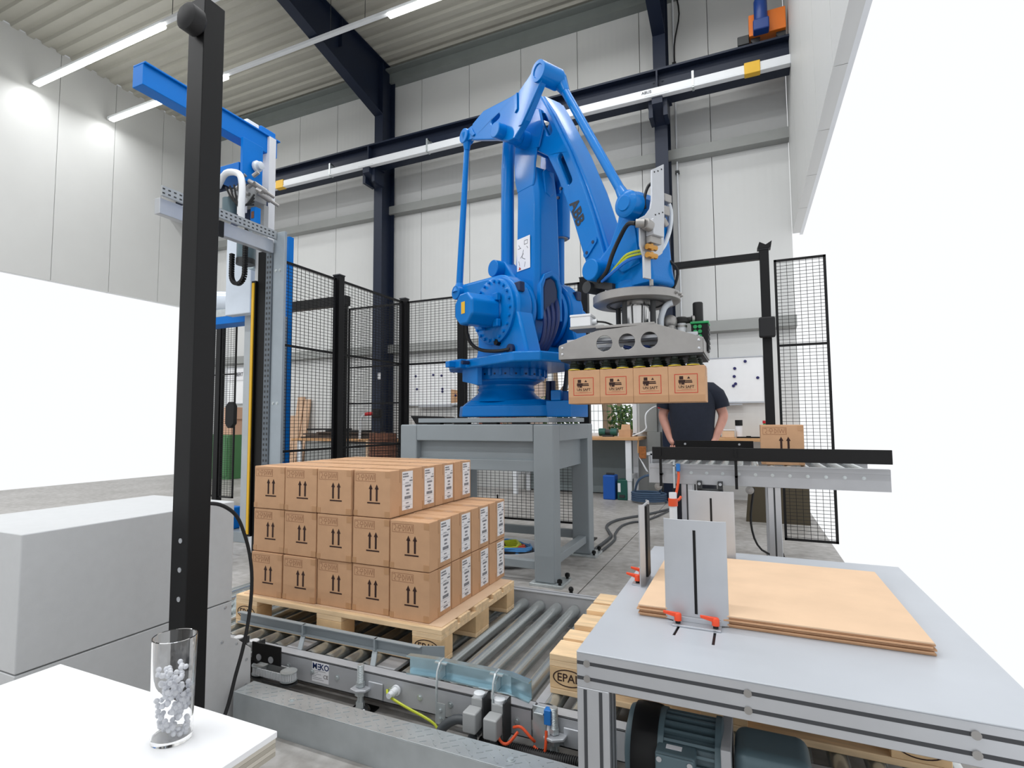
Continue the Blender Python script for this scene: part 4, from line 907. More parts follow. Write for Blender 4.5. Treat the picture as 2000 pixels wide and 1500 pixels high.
# fittings on top
MB().box(-1.02,-0.80,3.44,3.62,1.762,1.776).build('box_shelf', STEEL, g)
jb = MB().box(-1.02,-0.885,3.45,3.58,1.778,1.842).build('junction_box', WPAINT, g, bevel=0.006)
MB().box(-1.022,-0.883,3.448,3.582,1.842,1.858).build('box_lid', WPAINT, jb, bevel=0.004)
MB().cyl((-0.885,3.5,1.81),(-0.855,3.5,1.81),0.018,seg=10).build('box_gland', WPAINT, jb)
MB().tube([(-0.855,3.5,1.81),(-0.80,3.5,1.80),(-0.74,3.52,1.772)], 0.006, 6).build('sensor_cable', RUBBER, g)
MB().box(-0.30,-0.20,3.66,3.78,1.60,1.775).build('valve_terminal', BLACK, g, bevel=0.006)
MB().box(-0.305,-0.195,3.655,3.785,1.775,1.79).build('terminal_cover', GREEN, g, bevel=0.004, label='green terminal cover')
m = MB()
for z in (1.755,1.725,1.695,1.665):
    for x in (-0.275,-0.248): m.cyl((x,3.66,z),(x,3.645,z),0.012,seg=14)
m.build('green_port', GREEN, g, label='green push-in ports')
m = MB()
for z in (1.75,1.72,1.69,1.66,1.63): m.box(-0.2,-0.196,3.67,3.77,z-0.008,z+0.008)
m.build('terminal_fin', CHAR, g)
MB().lathe([(0.03,0),(0.031,0.01),(0.031,0.125),(0.027,0.132),(0,0.132)], (-0.262,3.73,1.79), seg=24, caps=False).build('silencer', RUBBER, g, label='tall black silencer')
MB().lathe([(0.035,0),(0.045,0.005),(0.045,0.03),(0.03,0.04)], (-0.36,3.70,1.79), seg=20).cyl((-0.42,3.7,1.81),(-0.30,3.71,1.81),0.02,seg=12).build('vacuum_tee', RUBBER, g)
MB().cyl((-0.36,3.70,1.66),(-0.36,3.70,1.79),0.03,seg=16).build('ejector_pipe', WPAINT, g)
MB().lathe([(0.034,0),(0.034,0.012)], (-0.36,3.70,1.765), seg=16).lathe([(0.024,0),(0.024,0.01)], (-0.415,3.7,1.775), seg=16).cyl((-0.30,3.71,1.815),(-0.285,3.715,1.815),0.024,seg=10).build('hose_clamp', STEEL, g)
m = MB(); p = [(-0.47,3.62,1.70),(-0.475,3.61,1.80),(-0.455,3.60,1.87),(-0.43,3.60,1.90),(-0.40,3.60,1.91)]
m.tube(p, 0.019, 10); m.build('flexible_hose', CLEAR, g, label='clear ribbed hose')
m = MB(); m.ball((-0.425,3.66,1.80),0.045,14,10,(1,0.8,1)).build('suction_elbow', STEEL, g)
MB().cyl((-0.42,3.66,1.69),(-0.42,3.66,1.78),0.028,seg=16).build('suction_pipe', STEEL, g)
MB().cyl((-0.455,3.75,1.70),(-0.455,3.75,1.84),0.06,seg=24).build('vacuum_tank', TEAL, g)

# ================================================================== CARTONS
CW, CD, CH = 0.206, 0.202, 0.2135
def arrows(m, cx, z0, y, s=1.0):
    for dx in (-0.017,0.017):
        m.box(cx+dx-0.005*s,cx+dx+0.005*s,y-0.0005,y,z0+0.012,z0+0.068)
        m.prism([(cx+dx-0.011,y,z0+0.066),(cx+dx+0.011,y,z0+0.066),(cx+dx,y,z0+0.088)], (0,-0.0005,0))
    m.box(cx-0.036,cx+0.036,y-0.0005,y,z0,z0+0.006)
def carton_body():
    m = MB().box(-CW/2+0.001,CW/2-0.001,-CD/2+0.001,CD/2-0.001,0,CH-0.001)
    return m.build('carton', CARD, None, bevel=0.003, seg=2)
_cb = carton_body()
yf = -CD/2
_seam = MB().box(-CW/2+0.002,CW/2-0.002,-0.0015,0.0015,CH-0.0012,CH-0.0004).build('flap_seam', INK2)
_tape = MB().prism([(-CW/2,-0.024,CH-0.06),(-CW/2-0.0006,-0.024,CH-0.06),(-CW/2-0.0006,-0.024,CH-0.0004),(CW/2+0.0004,-0.024,CH-0.0004),(CW/2+0.0004,-0.024,CH-0.06),(CW/2-0.0004,-0.024,CH-0.06),(CW/2-0.0004,-0.024,CH-0.0011),(-CW/2,-0.024,CH-0.0011)], (0,0.048,0)).build('packing_tape', TAPE)
_pat = [MB().box(a,b,yf-0.0002,yf+0.0012,c,d).build('tape_patch', TAPE) for a,b,c,d in ((CW/2-0.028,CW/2-0.0012,CH-0.032,CH-0.004),(CW/2-0.030,CW/2-0.0012,0.004,0.03),(-CW/2+0.0012,-CW/2+0.022,0.004,0.028))]+[MB().box(CW/2-0.0012,CW/2+0.0002,-0.024,0.024,0.004,0.045).build('tape_patch', TAPE)]
m = MB(); arrows(m, 0.012, 0.062, yf+0.0005); _arr = m.build('arrow_print', INK)
m = MB()
zf, x0, x1 = CH-0.052, -0.092, 0.022
def fr(m, x0, x1, z0, z1, w, y):
    m.box(x0,x1,y-0.0004,y,z0,z0+w).box(x0,x1,y-0.0004,y,z1-w,z1).box(x0,x0+w,y-0.0004,y,z0+w,z1-w).box(x1-w,x1,y-0.0004,y,z0+w,z1-w)
Y0 = yf+0.0008
fr(m, x0, x1, zf, zf+0.038, 0.0022, Y0)
def ln(m, pts, w=0.0022):
    for a, b in zip(pts[:-1], pts[1:]): m.bar((a[0],Y0-0.0002,a[1]),(b[0],Y0-0.0002,b[1]),w,0.0005,(0,1,0))
ln(m, [(-0.087,zf+0.03),(-0.075,zf+0.033),(-0.070,zf+0.02),(-0.080,zf+0.01),(-0.070,zf+0.006)])
ln(m, [(-0.062,zf+0.018),(-0.057,zf+0.03),(-0.047,zf+0.031),(-0.042,zf+0.018),(-0.062,zf+0.018)]); ln(m, [(-0.052,zf+0.018),(-0.052,zf+0.006),(-0.056,zf+0.006)])
ln(m, [(-0.034,zf+0.006),(-0.034,zf+0.032),(-0.022,zf+0.018),(-0.034,zf+0.006)]); ln(m, [(-0.018,zf+0.032),(-0.018,zf+0.006)])
ln(m, [(-0.012,zf+0.032),(-0.008,zf+0.008),(0.0,zf+0.03),(0.006,zf+0.008),(0.012,zf+0.032)]); ln(m, [(0.016,zf+0.032),(0.016,zf+0.008)])
_hand = m.build('handling_print', INK2)
xr = CW/2+0.0003
def lab_box(m, y0, y1, z0, z1, t=0.0004): m.box(xr+0.0006,xr+0.0006+t,y0,y1,z0,z1)
m = MB(); m.box(xr,xr+0.0007,-0.005,0.085,0.022,CH-0.012); _lab = m.build('address_label', PAPER)
m = MB(); LZ = CH-0.012
def pr(a, b, z, h): 
    n = max(2, int((b-a)/0.004)); 
    for i in range(n):
        yy = a+(b-a)*i/n; lab_box(m, yy, yy+(b-a)/n*(0.55+0.35*((i*7)%3)/2), LZ-z-h, LZ-z)
pr(0.0,0.045,0.008,0.007); pr(0.0,0.05,0.020,0.007); pr(0.068,0.08,0.030,0.006); pr(0.055,0.082,0.042,0.007); pr(0.0,0.02,0.036,0.003); pr(0.02,0.05,0.052,0.003)
pr(0.018,0.068,0.064,0.009); pr(0.028,0.055,0.083,0.009); pr(0.028,0.055,0.10,0.008); pr(0.014,0.07,0.116,0.014); pr(0.026,0.05,0.146,0.005); pr(0.022,0.062,0.164,0.007); pr(0.03,0.05,0.174,0.003)
for z in (0.058, 0.136, 0.160): lab_box(m, -0.002, 0.08, LZ-z, LZ-z+0.0008)
_bar = m.build('barcode_print', mat('label_grey_print', (104,106,114), 0.8)); _bar.parent = _lab
PROTO = dict(carton=_cb, seam=_seam, tape=_tape, arr=_arr, hand=_hand, lab=_lab, p0=_pat[0], p1=_pat[1], p2=_pat[2], p3=_pat[3])
ORIG = set()
def carton(loc, label, group, front=True, side=True, topp=True, rz=0.0, plain=False):
    t = thing('cardboard_carton', label, 'box', loc, group); t.rotation_euler = (0,0,rz)
    ks = ['carton']
    if not plain: ks += ['tape', 'seam'] if topp else ['tape']
    if front: ks += ['arr','hand','p0','p1','p2']
    if side: ks += ['lab','p3']
    for k in ks:
        if k not in ORIG:
            ORIG.add(k); o = PROTO[k]; o.parent = t; ORG[o.name] = Vector(loc)
        else: copy_tree(PROTO[k], t)
    return t
PX, PY = -2.319+CW/2, 2.109+CD/2
NX = ('leftmost','second from left','third from left','fourth from left','fifth from left')
lay = ('bottom','middle','top')
rowt = ('front row','second row from the front','third row from the front','rear row')
for L in range(3):
    nx = 4 if L == 2 else 5
    for j in range(4):
        for i in range(nx):
            x = PX+i*0.2115+random.uniform(-0.002,0.002); y = PY+j*0.2065+random.uniform(-0.003,0.003); z = 0.304+L*0.2155
            fr_, sd = (j == 0), (i == nx-1)
            vis = fr_ or sd or L == 2 or (L == 1 and i == 4)
            if fr_ and j == 0: y += random.choice((0,0.004,-0.003))
            if vis: lb = 'brown carton on the pallet, %s layer, %s, %s' % (lay[L], rowt[j], NX[i] if i < nx-1 else 'rightmost')
            else: lb = 'plain carton buried inside the stack, %s layer, %s, %s' % (lay[L], rowt[j], NX[i])
            c = carton((x,y,z), lb, 'cartons on the pallet' if vis else 'cartons hidden inside the stack', fr_, sd, L == 2 or i == 4, random.uniform(-0.008,0.008), not vis)
# cartons held by the gripper: same box, the printed logo side faces us
_lg = MB(); yl = -CD/2+0.0008
fr(_lg, -0.068, 0.062, 0.052, 0.165, 0.004, yl); _lg.box(-0.055,0.05,yl-0.0004,yl,0.068,0.0695)
_lg = _lg.build('red_print_frame', REDINK)
m = MB()
m.box(-0.04,-0.018,yl-0.0004,yl,0.132,0.152).box(-0.045,-0.008,yl-0.0004,yl,0.112,0.130).box(-0.008,0.03,yl-0.0004,yl,0.122,0.128).box(-0.008,0.032,yl-0.0004,yl,0.112,0.119).box(-0.040,-0.034,yl-0.0004,yl,0.103,0.112).box(-0.030,-0.012,yl-0.0004,yl,0.102,0.112)
m.prism([(0.003,yl,0.136),(0.021,yl,0.136),(0.012,yl,0.15)], (0,-0.0004,0))
_em = m.build('emblem_print', INK)
dmy = bpy.data.objects.new('x', None); ORG['x'] = Vector((0,0,0))
_tx = text('UN SAFT', 0.022, INK, 'logo_lettering', dmy, (-0.002,yl-0.0002,0.088), ext=0.0002, bold=0.0004); _tx.parent = None
bpy.data.objects.remove(dmy)
m = MB().box(-0.028,0.025,yl-0.0003,yl,0.0745,0.0765)
_sm = m.build('small_print', INK2)
_bt = MB().box(-CW/2+0.002,CW/2-0.002,yl-0.0002,yl,0.002,0.042).build('bottom_tape', TAPE)
lp = [_lg, _em, _tx, _sm, _bt]; firstg = True
for k in range(4):
    t = thing('cardboard_carton', 'brown carton with red framed logo held by the gripper, %s of the four' % ('leftmost','second from left','third from left','rightmost')[k], 'box', (-1.03+0.102+k*0.2045, 3.525, 1.281), 'cartons held by the gripper')
    copy_tree(PROTO['carton'], t); copy_tree(PROTO['tape'], t)
    for o in lp:
        if k == 0: o.parent = t
        else: copy_tree(o, t)
# carton on the infeed conveyor
carton((0.165,3.45,0.934), 'brown carton with up arrows waiting on the roller conveyor at right', 'cartons on the infeed conveyor', True, False, True)

# ================================================================== PALLETS
def pallet():
    t = thing('wooden_pallet', '', 'pallet', (0,0,0), 'wooden pallets on the floor conveyor')
    fb = None
    for yy, w in ((-0.3275,0.145),(-0.18,0.1),(0,0.145),(0.18,0.1),(0.3275,0.145)):
        MB().box(-0.6,0.6,yy-w/2,yy+w/2,0.122,0.144).build('deck_board', WOOD, t, bevel=0.002)
    for xx in (-0.5275,0,0.5275):
        MB().box(xx-0.0725,xx+0.0725,-0.4,0.4,0.1,0.122).build('stringer_board', WOOD, t, bevel=0.002)
        for yy, w in ((-0.35,0.1),(0,0.145),(0.35,0.1)):
            b = MB().box(xx-0.0725,xx+0.0725,yy-w/2,yy+w/2,0.022,0.1).build('block', WOODB, t, bevel=0.003)
            if yy < -0.3 and xx != 0:
                mm = MB(); n = 28; e0 = circ(xx,0.064,0.060,n,0.031); e1 = circ(xx,0.064,0.0555,n,0.0275)
                mm.plate(e0, [e1], lambda a,c,d: Vector((a,d,c)), -0.4004, -0.4012)
                mm.build('brand_oval', INK, b, smooth=False)
                text('EPAL', 0.041, INK, 'brand_lettering', b, (xx,-0.4006,0.0635), bold=0.0004)
            elif yy < -0.3:
                text('DB 148', 0.022, INK2, 'brand_lettering', b, (xx,-0.4006,0.06)) if False else None
    for yy, w in ((-0.35,0.1),(0,0.145),(0.35,0.1)):
        MB().box(-0.6,0.6,yy-w/2,yy+w/2,0,0.022).build('bottom_board', WOOD, t, bevel=0.004)
    return t
p1 = pallet(); p1.location = (-1.787,2.475,0.1565); p1['label'] = 'wooden pallet carrying the stacked cartons'
p2 = copy_tree(p1); p2.location = (-0.103,2.445,0.1565); p2['label'] = 'empty wooden pallet partly under the metal table'
tag(MB().box(-2.36,-1.20,2.10,2.87,0.301,0.3035).build('slip_sheet', CARD2), 'brown slip sheet between the pallet and the cartons', 'sheet')

# ================================================================== FLOOR ROLLER CONVEYOR
def limit_switch(parent, x, y, z, tilt=0):
    s_ = MB().box(x-0.026,x+0.026,y-0.03,y+0.03,z-0.05,z+0.02).build('switch_body', LGREY, parent, bevel=0.006)
    MB().box(x-0.02,x+0.028,y+0.028,y+0.075,z-0.03,z+0.045).build('switch_head', LGREY, s_, bevel=0.004)
    MB().lathe([(0.021,0),(0.021,0.012),(0.016,0.015),(0,0.015)], (x+0.004,y+0.05,z+0.045), seg=20, caps=False).build('head_cap', WPAINT, s_)
    MB().box(x+0.028,x+0.033,y+0.02,y+0.085,z-0.08,z+0.055).build('switch_plate', CHAR, s_)
    MB().lathe([(0.012,0),(0.012,-0.02),(0.017,-0.022),(0.017,-0.05),(0.012,-0.055),(0.009,-0.07)], (x,y,z-0.05), seg=14).build('cable_gland', HOSE, s_)
def floor_conveyor(name, label, x0, x1, rx, flats):
    t = thing(name, label, 'conveyor', ((x0+x1)/2, 2.5, 0), 'low roller conveyor sections')
    f = MB().box(x0,x1,1.905,1.912,0.053,0.155).box(x0,x1,1.905,1.965,0.150,0.155).box(x0,x1,1.905,1.965,0.053,0.058).box(x0,x1,1.96,1.965,0.09,0.155).build('front_frame', FRAME, t, bevel=0.001)
    m = MB()
    x = x0+0.06
    while x < x1-0.03: bolt(m, (x,1.905,0.105), (0,-1,0), 0.008, 0.007); x += 0.135
    m.build('frame_bolt', ZINC, t)
    MB().box(x0,x1,3.08,3.088,0.053,0.20).box(x0,x1,3.05,3.11,0.195,0.20).box(x0,x1,3.055,3.06,0.09,0.195).build('rear_frame', FRAME, t, bevel=0.001)
    p = None
    for x in rx:
        if p is None:
            p = MB().cyl((0,1.97,0.127),(0,3.05,0.127),0.0295,seg=20).cyl((0,1.95,0.127),(0,3.07,0.127),0.01,seg=8).build('roller', ROLL, t); bx = x; o = p
            for v in p.data.vertices: v.co.x += ORG[t.name].x
        else: o = p.copy(); COL.objects.link(o)
        o.location.x = x-ORG[t.name].x
    for x in flats: MB().box(x-0.045,x+0.045,1.965,3.055,0.135,0.15).build('cross_plate', FRAME, t, bevel=0.002)
    return t
skip = (-1.985,-1.485)
rx = [-2.9+0.1*k for k in range(22)]
flats = (-1.90,-1.40)
rx = [x for x in rx if min(abs(x-f) for f in flats) > 0.04]
fc = floor_conveyor('roller_conveyor', 'low grey roller conveyor under the loaded pallet', -3.0, -0.726, rx, flats)
fc2 = floor_conveyor('roller_conveyor', 'low grey roller conveyor section under the empty pallet', -0.718, 0.62, [-0.68+0.1*k for k in range(13)], ())
MB().box(-0.735,-0.70,1.97,3.05,0.10,0.15).build('end_crossbeam', FRAME, fc2, bevel=0.002)
# sprockets at the left drive zone
for k, x in enumerate((-2.62,-2.52)):
    MB().lathe([(0.02,-0.03),(0.04,-0.03),(0.04,0),(0.058,0),(0.058,0.012),(0.03,0.012),(0.03,0.03),(0.015,0.03)], (x,2.33-0.1*k,0.16), (0,1,0), 24).build('drive_sprocket', ZINC, fc)
# name plate
np_ = MB().box(-1.725,-1.635,1.9035,1.905,0.068,0.148).build('type_plate', PAPER, fc, label='white type plate with blue lettering')
text('M=KO', 0.030, mat('logo_navy',(12,40,92),0.5), 'plate_lettering', np_, (-1.68,1.9032,0.132), bold=0.001) if False else None
LN = mat('logo_navy',(12,40,92),0.5)
text('M', 0.034, LN, 'plate_lettering', np_, (-1.710,1.9032,0.131), bold=0.0007, ext=0.0002); text('KO', 0.034, LN, 'plate_lettering', np_, (-1.658,1.9032,0.131), bold=0.0007, ext=0.0002)
m = MB()
for dz in (-0.0105,0,0.0105): m.box(-1.694,-1.681,1.9029,1.9034,0.131+dz-0.0022,0.131+dz+0.0022)
m.build('plate_bars', LN, np_)
text('CE', 0.022, INK, 'plate_mark', np_, (-1.650,1.9032,0.094), ext=0.0002)
m = MB()
for k, w in enumerate((0.07,0.03,0.045,0.02,0.05,0.06)): m.box(-1.721,-1.721+w,1.9031,1.9034,0.113-0.007*k,0.1142-0.007*k)
m.build('plate_print', GINK, np_)
# levelling feet
def foot(parent, x, y=1.886):
    f = MB().cyl((x,y,0.02),(x,y,0.19),0.0125,seg=14).build('foot_spindle', ZINC, parent)
    m = MB()
    for k in range(16): m.lathe([(0.0125,0),(0.0143,0.002),(0.0125,0.004)], (x,y,0.11+0.005*k), seg=14, caps=False)
    m.build('foot_thread', ZINC, f)
    for z0, z1, rr in ((0.105,0.122,0.018),(0.07,0.086,0.022),(0.022,0.046,0.018)): MB().cyl((x,y,z0),(x,y,z1),rr,seg=6).build('foot_nut', ZINC, f)
    MB().prism([(x-0.03,1.904,0.092),(x-0.03,y-0.03,0.092),(x+0.005,y-0.04,0.092),(x+0.04,y-0.02,0.092),(x+0.045,1.904,0.092)], (0,0,0.010)).box(x+0.03,x+0.10,1.895,1.904,0.062,0.125).build('foot_bracket', ALUP, f, bevel=0.003)
    MB().box(x-0.05,x+0.05,y-0.03,y+0.06,0.0,0.008).build('foot_pad', BLACK, f, bevel=0.002)
    MB().lathe([(0.035,0.008),(0.03,0.016),(0.015,0.026)], (x,y+0.01,0), seg=20).build('foot_disc', mat('chrome',(220,222,225),0.1,1.0), f)
foot(fc, -1.455); foot(fc2, -0.635)
# sensors, cables
limit_switch(fc, -2.16, 1.845, 0.13); limit_switch(fc, -2.06, 1.845, 0.13)
limit_switch(fc, -0.915, 1.82, 0.135); limit_switch(fc, -0.835, 1.82, 0.13)
MB().cyl((-1.29,1.905,0.115),(-1.29,1.865,0.115),0.014,seg=14).cyl((-1.29,1.865,0.115),(-1.29,1.845,0.115),0.011,seg=14).lathe([(0.02,0),(0.02,-0.008)], (-1.29,1.9,0.115), (0,1,0), 16).build('hose_coupling', WPAINT, fc)
tag(MB().tube([(-1.335,1.9,0.105),(-1.307,1.87,0.103),(-1.261,1.86,0.094),(-1.203,1.86,0.078),(-1.135,1.86,0.062),(-1.09,1.86,0.045),(-1.07,1.85,0.025)], 0.005, 8).build('earth_wire', CYG), 'yellow green earth wire hanging from the floor conveyor frame', 'wire')
tag(MB().tube([(-1.06,1.82,0.01),(-1.05,1.84,0.05),(-1.0,1.85,0.088),(-0.95,1.86,0.085),(-0.90,1.86,0.06)], 0.017, 10).build('corrugated_hose', HOSE), 'thick grey hose arching behind the left limit switch', 'hose')
m = MB(); pp = [(-0.90+0.05*k,1.85+0.004*math.sin(k),0.03+0.002*k) for k in range(10)]
m.tube(pp, 0.02, 10, 2)
for k in range(60): 
    x = -0.90+0.0075*k; m.lathe([(0.0185,0),(0.022,0.002),(0.0185,0.004)], (x,1.85,0.031+0.0003*k), (1,0,0), 10, False)
tag(m.build('ribbed_conduit', RUBBER), 'black ribbed cable conduit along the floor conveyor', 'conduit')
for k, p in enumerate((((-0.83,1.83,0.12),(-0.81,1.82,0.075),(-0.78,1.82,0.07),(-0.75,1.84,0.105)),((-0.775,1.86,0.105),(-0.746,1.86,0.112),(-0.71,1.86,0.085),(-0.70,1.87,0.07)),((-0.70,1.86,0.06),(-0.664,1.85,0.045),(-0.654,1.85,0.07),(-0.654,1.86,0.12)))):
    tag(MB().tube(p, 0.005, 8).build('sensor_cable', CORANGE), 'orange sensor cable at the floor conveyor, ' + ('loop beside the right limit switch','short run behind the galvanised bracket','loop ending at the blue sensor')[k], 'cable')
t = thing('photo_sensor', 'blue photoelectric sensor on a zinc bracket at the conveyor joint', 'sensor', (-0.655,1.88,0.15))
MB().box(-0.665,-0.64,1.865,1.895,0.135,0.185).build('sensor_body', mat('sensor_blue',(30,112,190),0.4), t, bevel=0.003)
MB().box(-0.715,-0.665,1.89,1.897,0.03,0.18).box(-0.70,-0.665,1.86,1.897,0.165,0.172).build('sensor_bracket', ZINC, t, bevel=0.002)
MB().cyl((-0.652,1.88,0.135),(-0.652,1.87,0.085),0.006,seg=8).build('sensor_plug', WPAINT, t)
# belt drive with black plate
t = thing('belt_tensioner', 'toothed belt tensioner with black cover plate on the conveyor front', 'belt drive', (-1.9,1.84,0.1))
MB().box(-2.0,-1.83,1.828,1.834,0.135,0.215).build('cover_plate', BLACK, t, bevel=0.003)
m = MB()
for x in (-1.955,-1.885): m.lathe([(0.014,0),(0.014,-0.003),(0.008,-0.004)], (x,1.828,0.155), (0,1,0), 14)
m.build('cover_bolt', ALU, t)
belt = []
n = 14
for i in range(n+1): a = PI/2+PI*i/n; belt.append((-1.965+0.03*math.cos(a), 1.845+0.03*math.sin(a)))
for i in range(n+1): a = -PI/2+PI*i/n; belt.append((-1.80+0.03*math.cos(a), 1.845+0.03*math.sin(a)))
bi = [(-1.88+(x+1.88)*0.93, 1.845+(y-1.845)*0.9) for x, y in belt]
MB().plate(belt, [bi], XY, 0.085, 0.115).build('toothed_belt', LGREY, t)
m = MB(); L = 0
for i in range(len(belt)):
    a, b = Vector(belt[i]), Vector(belt[(i+1)%len(belt)]); d = b-a; k = max(1, int(d.length/0.007))
    for q in range(k):
        p = a+d*(q+0.5)/k; nn = Vector((d.y,-d.x)).normalized(); dd = d.normalized()
        m.obox((p.x,p.y,0.10), Vector((dd.x,dd.y,0))*0.0016, Vector((nn.x,nn.y,0))*0.002, Vector((0,0,0.0152)))
m.build('belt_teeth', WPAINT, t)
for x in (-1.965,-1.80): MB().lathe([(0.03,-0.004),(0.035,-0.004),(0.035,0.0),(0.026,0.0),(0.026,0.03),(0.035,0.03),(0.035,0.034),(0.008,0.034)], (x,1.845,0.084), seg=24).build('pulley', ZINC, t)
MB().prism([(x,y,0.066) for x,y in [(-1.88+(a+1.88)*1.06, 1.845+(b-1.845)*1.15) for a,b in belt]], (0,0,0.006)).build('base_plate', CHAR, t)
MB().box(-2.06,-1.98,1.84,1.9,0.05,0.13).build('drive_block', BLACK, t)
# guard rails
t = thing('guide_rail', 'grey channel guide rail in front of the loaded pallet', 'guide rail', (-1.75,2.02,0.2))
MB().box(-2.285,-1.245,2.016,2.021,0.20,0.249).box(-2.285,-1.245,1.997,2.016,0.245,0.249).box(-2.285,-1.245,1.997,2.016,0.20,0.204).prism([(-1.245,2.016,0.20),(-1.16,2.05,0.20),(-1.16,2.05,0.249),(-1.245,2.016,0.249)], (0,0.005,0)).build('rail_channel', GREYP, t)
for x in (-1.87,-1.47): MB().box(x-0.004,x+0.004,1.995,2.016,0.20,0.249).prism([(x-0.012,2.0,0.20),(x+0.012,2.0,0.20),(x+0.03,1.96,0.156),(x+0.006,1.96,0.156)], (0,0.006,0)).build('rail_bracket', GREYP, t)
t = thing('guide_rail', 'shiny bent zinc guide rail on curved brackets at the conveyor front', 'guide rail', (-0.97,1.9,0.2))
gx = [(-1.228,1.90),(-1.11,1.915),(-0.806,1.915),(-0.716,1.885)]
m = MB()
for (a,b),(c,d) in zip(gx[:-1], gx[1:]):
    m.prism([(a,b,0.199),(c,d,0.199),(c,d,0.265),(a,b,0.265)], (0,0.005,0))
    m.prism([(a,b,0.260),(c,d,0.260),(c,d-0.026,0.262),(a,b-0.026,0.262)], (0,0,0.005))
    m.prism([(a,b,0.199),(c,d,0.199),(c,d-0.026,0.197),(a,b-0.026,0.197)], (0,0,0.005))
m.build('bent_rail', ZINCB, t)
for x in (-1.085,-0.855):
    arc = [(1.912,0.262),(1.885,0.258),(1.868,0.235),(1.860,0.19),(1.858,0.06),(1.852,0.06),(1.852,0.20),(1.858,0.24),(1.878,0.266),(1.912,0.270)]
    m = MB().prism([(x,a,b) for a,b in arc], (0.006,0,0)); m.box(x,x+0.04,1.853,1.857,0.055,0.13).box(x-0.02,x+0.03,1.88,1.912,0.258,0.263)
    m.prism([(x+0.006,1.912,0.258),(x+0.006,1.87,0.235),(x+0.006,1.868,0.205),(x+0.006,1.912,0.205)], (0.003,0,0))
    b = m.build('curved_bracket', ZINC, t)
    m = MB(); 
    for z in (0.075,0.105): bolt(m, (x+0.02,1.853,z), (0,-1,0), 0.006, 0.005)
    m.build('bracket_bolt', ZINC, b)
# checker plate channel on floor, front and rear
CHK = mat('checker_plate_zinc', (172,178,181), 0.34, 0.45, 0.1, 10)
def checker(name, label, x0, x1, y0, y1, h):
    t = thing(name, label, 'floor duct', ((x0+x1)/2,(y0+y1)/2,0), 'galvanised floor cable ducts')
    MB().box(x0,x1,y0,y1,h-0.003,h).box(x0,x1,y0,y0+0.003,0,h-0.003).box(x0,x1,y1-0.003,y1,0,h-0.003).build('duct_cover', CHK, t, bevel=0.0012)
    m = MB(); k = 0; yy = y0+0.018
    while yy < y1-0.01:
        x = x0+0.02+(0.022 if k%2 else 0)
        while x < x1-0.01:
            s = 1 if ((k+int(x*1000/36)) % 2) else -1
            m.obox((x,yy,h+0.0006), Vector((0.009,0.007*s,0)), Vector((-0.0014*s,0.0018,0)), Vector((0,0,0.0014))); x += 0.044
        k += 1; yy += 0.022
    g = m.build('tread_pattern', CHK, t, smooth=False); g['kind'] = 'stuff'
    return t
dc = checker('cable_duct', 'galvanised checker-plate duct on the floor in front of the conveyor', -1.86, -0.37, 1.615, 1.715, 0.12)
m = MB()
for x in (-0.7,-1.6): bolt(m, (x,1.66,0.12), (0,0,1), 0.009, 0.006)
m.build('duct_screw', ZINC, dc)
checker('cable_duct', 'galvanised checker-plate strip behind the conveyor by the stand leg', -3.0, -0.75, 3.13, 3.36, 0.06)
t = thing('floor_anchor', 'black anchor bolt in the floor beside the front stand leg', 'bolt', (-1.12,3.72,0))
MB().cyl((-1.12,3.72,0),(-1.12,3.72,0.03),0.012,seg=10).build('bolt_shank', BLACK, t); MB().ball((-1.12,3.72,0.035),0.018,12,8).build('bolt_cap', BLACK, t)

# ================================================================== TABLE AT RIGHT
t = thing('metal_table', 'aluminium profile table with grey sheet top at lower right', 'table', (0.05,2.15,0))
TX0, TX1, TY0, TY1, TZ = -0.433, 0.55, 1.478, 2.852, 0.56
slots = [[(-0.214,1.70),(-0.207,1.70),(-0.201,1.785),(-0.208,1.785)],[(-0.108,1.67),(-0.101,1.67),(-0.101,1.77),(-0.108,1.77)]]
MB().plate([(TX0,TY0),(TX1,TY0),(TX1,TY1),(TX0,TY1)], slots, XY, TZ-0.004, TZ).build('table_top', mat('table_sheet_grey',(186,191,198),0.42,0.15,0.03,4), t, bevel=0.0015)
m = MB().plate([(-0.22,1.69),(-0.09,1.66),(-0.09,1.79),(-0.22,1.79)], [], XY, TZ-0.012, TZ-0.0045); m.build('slot_backing', BLACK, t)
def profile_bar(x0,x1,y0,y1,z0,z1, name='profile_beam'):
    b = MB().box(x0,x1,y0,y1,z0,z1).build(name, ALU, t, bevel=0.002)
    g = MB()
    if name == 'profile_beam':
        if x1-x0 > y1-y0:
            for k in (0.28,0.72): z = z0+(z1-z0)*k; g.box(x0+0.001,x1-0.001,y0-0.0006,y0+0.002,z-0.0045,z+0.0045)
        else:
            for k in (0.28,0.72): z = z0+(z1-z0)*k; g.box(x0-0.0006,x0+0.002,y0,y1,z-0.0045,z+0.0045)
    else:
        for k in (0.26,0.74):
            x = x0+(x1-x0)*k; g.box(x-0.0045,x+0.0045,y0-0.0006,y0+0.002,z0,z1-0.004)
            y = y0+(y1-y0)*k; g.box(x1-0.002,x1+0.0006,y-0.0045,y+0.0045,z0,z1); g.box(x0-0.0006,x0+0.002,y-0.0045,y+0.0045,z0,z1)
    g.build('profile_groove', mat('groove_shadow_grey',(60,62,66),0.6), b, smooth=False)
    return b
profile_bar(TX0,TX1,TY0+0.002,TY0+0.042,TZ-0.092,TZ-0.004)
profile_bar(TX0,TX1,TY1-0.045,TY1-0.005,TZ-0.092,TZ-0.004)
profile_bar(TX0,TX0+0.04,TY0+0.042,TY1-0.045,TZ-0.092,TZ-0.004)
profile_bar(TX1-0.04,TX1,TY0+0.042,TY1-0.045,TZ-0.092,TZ-0.004)
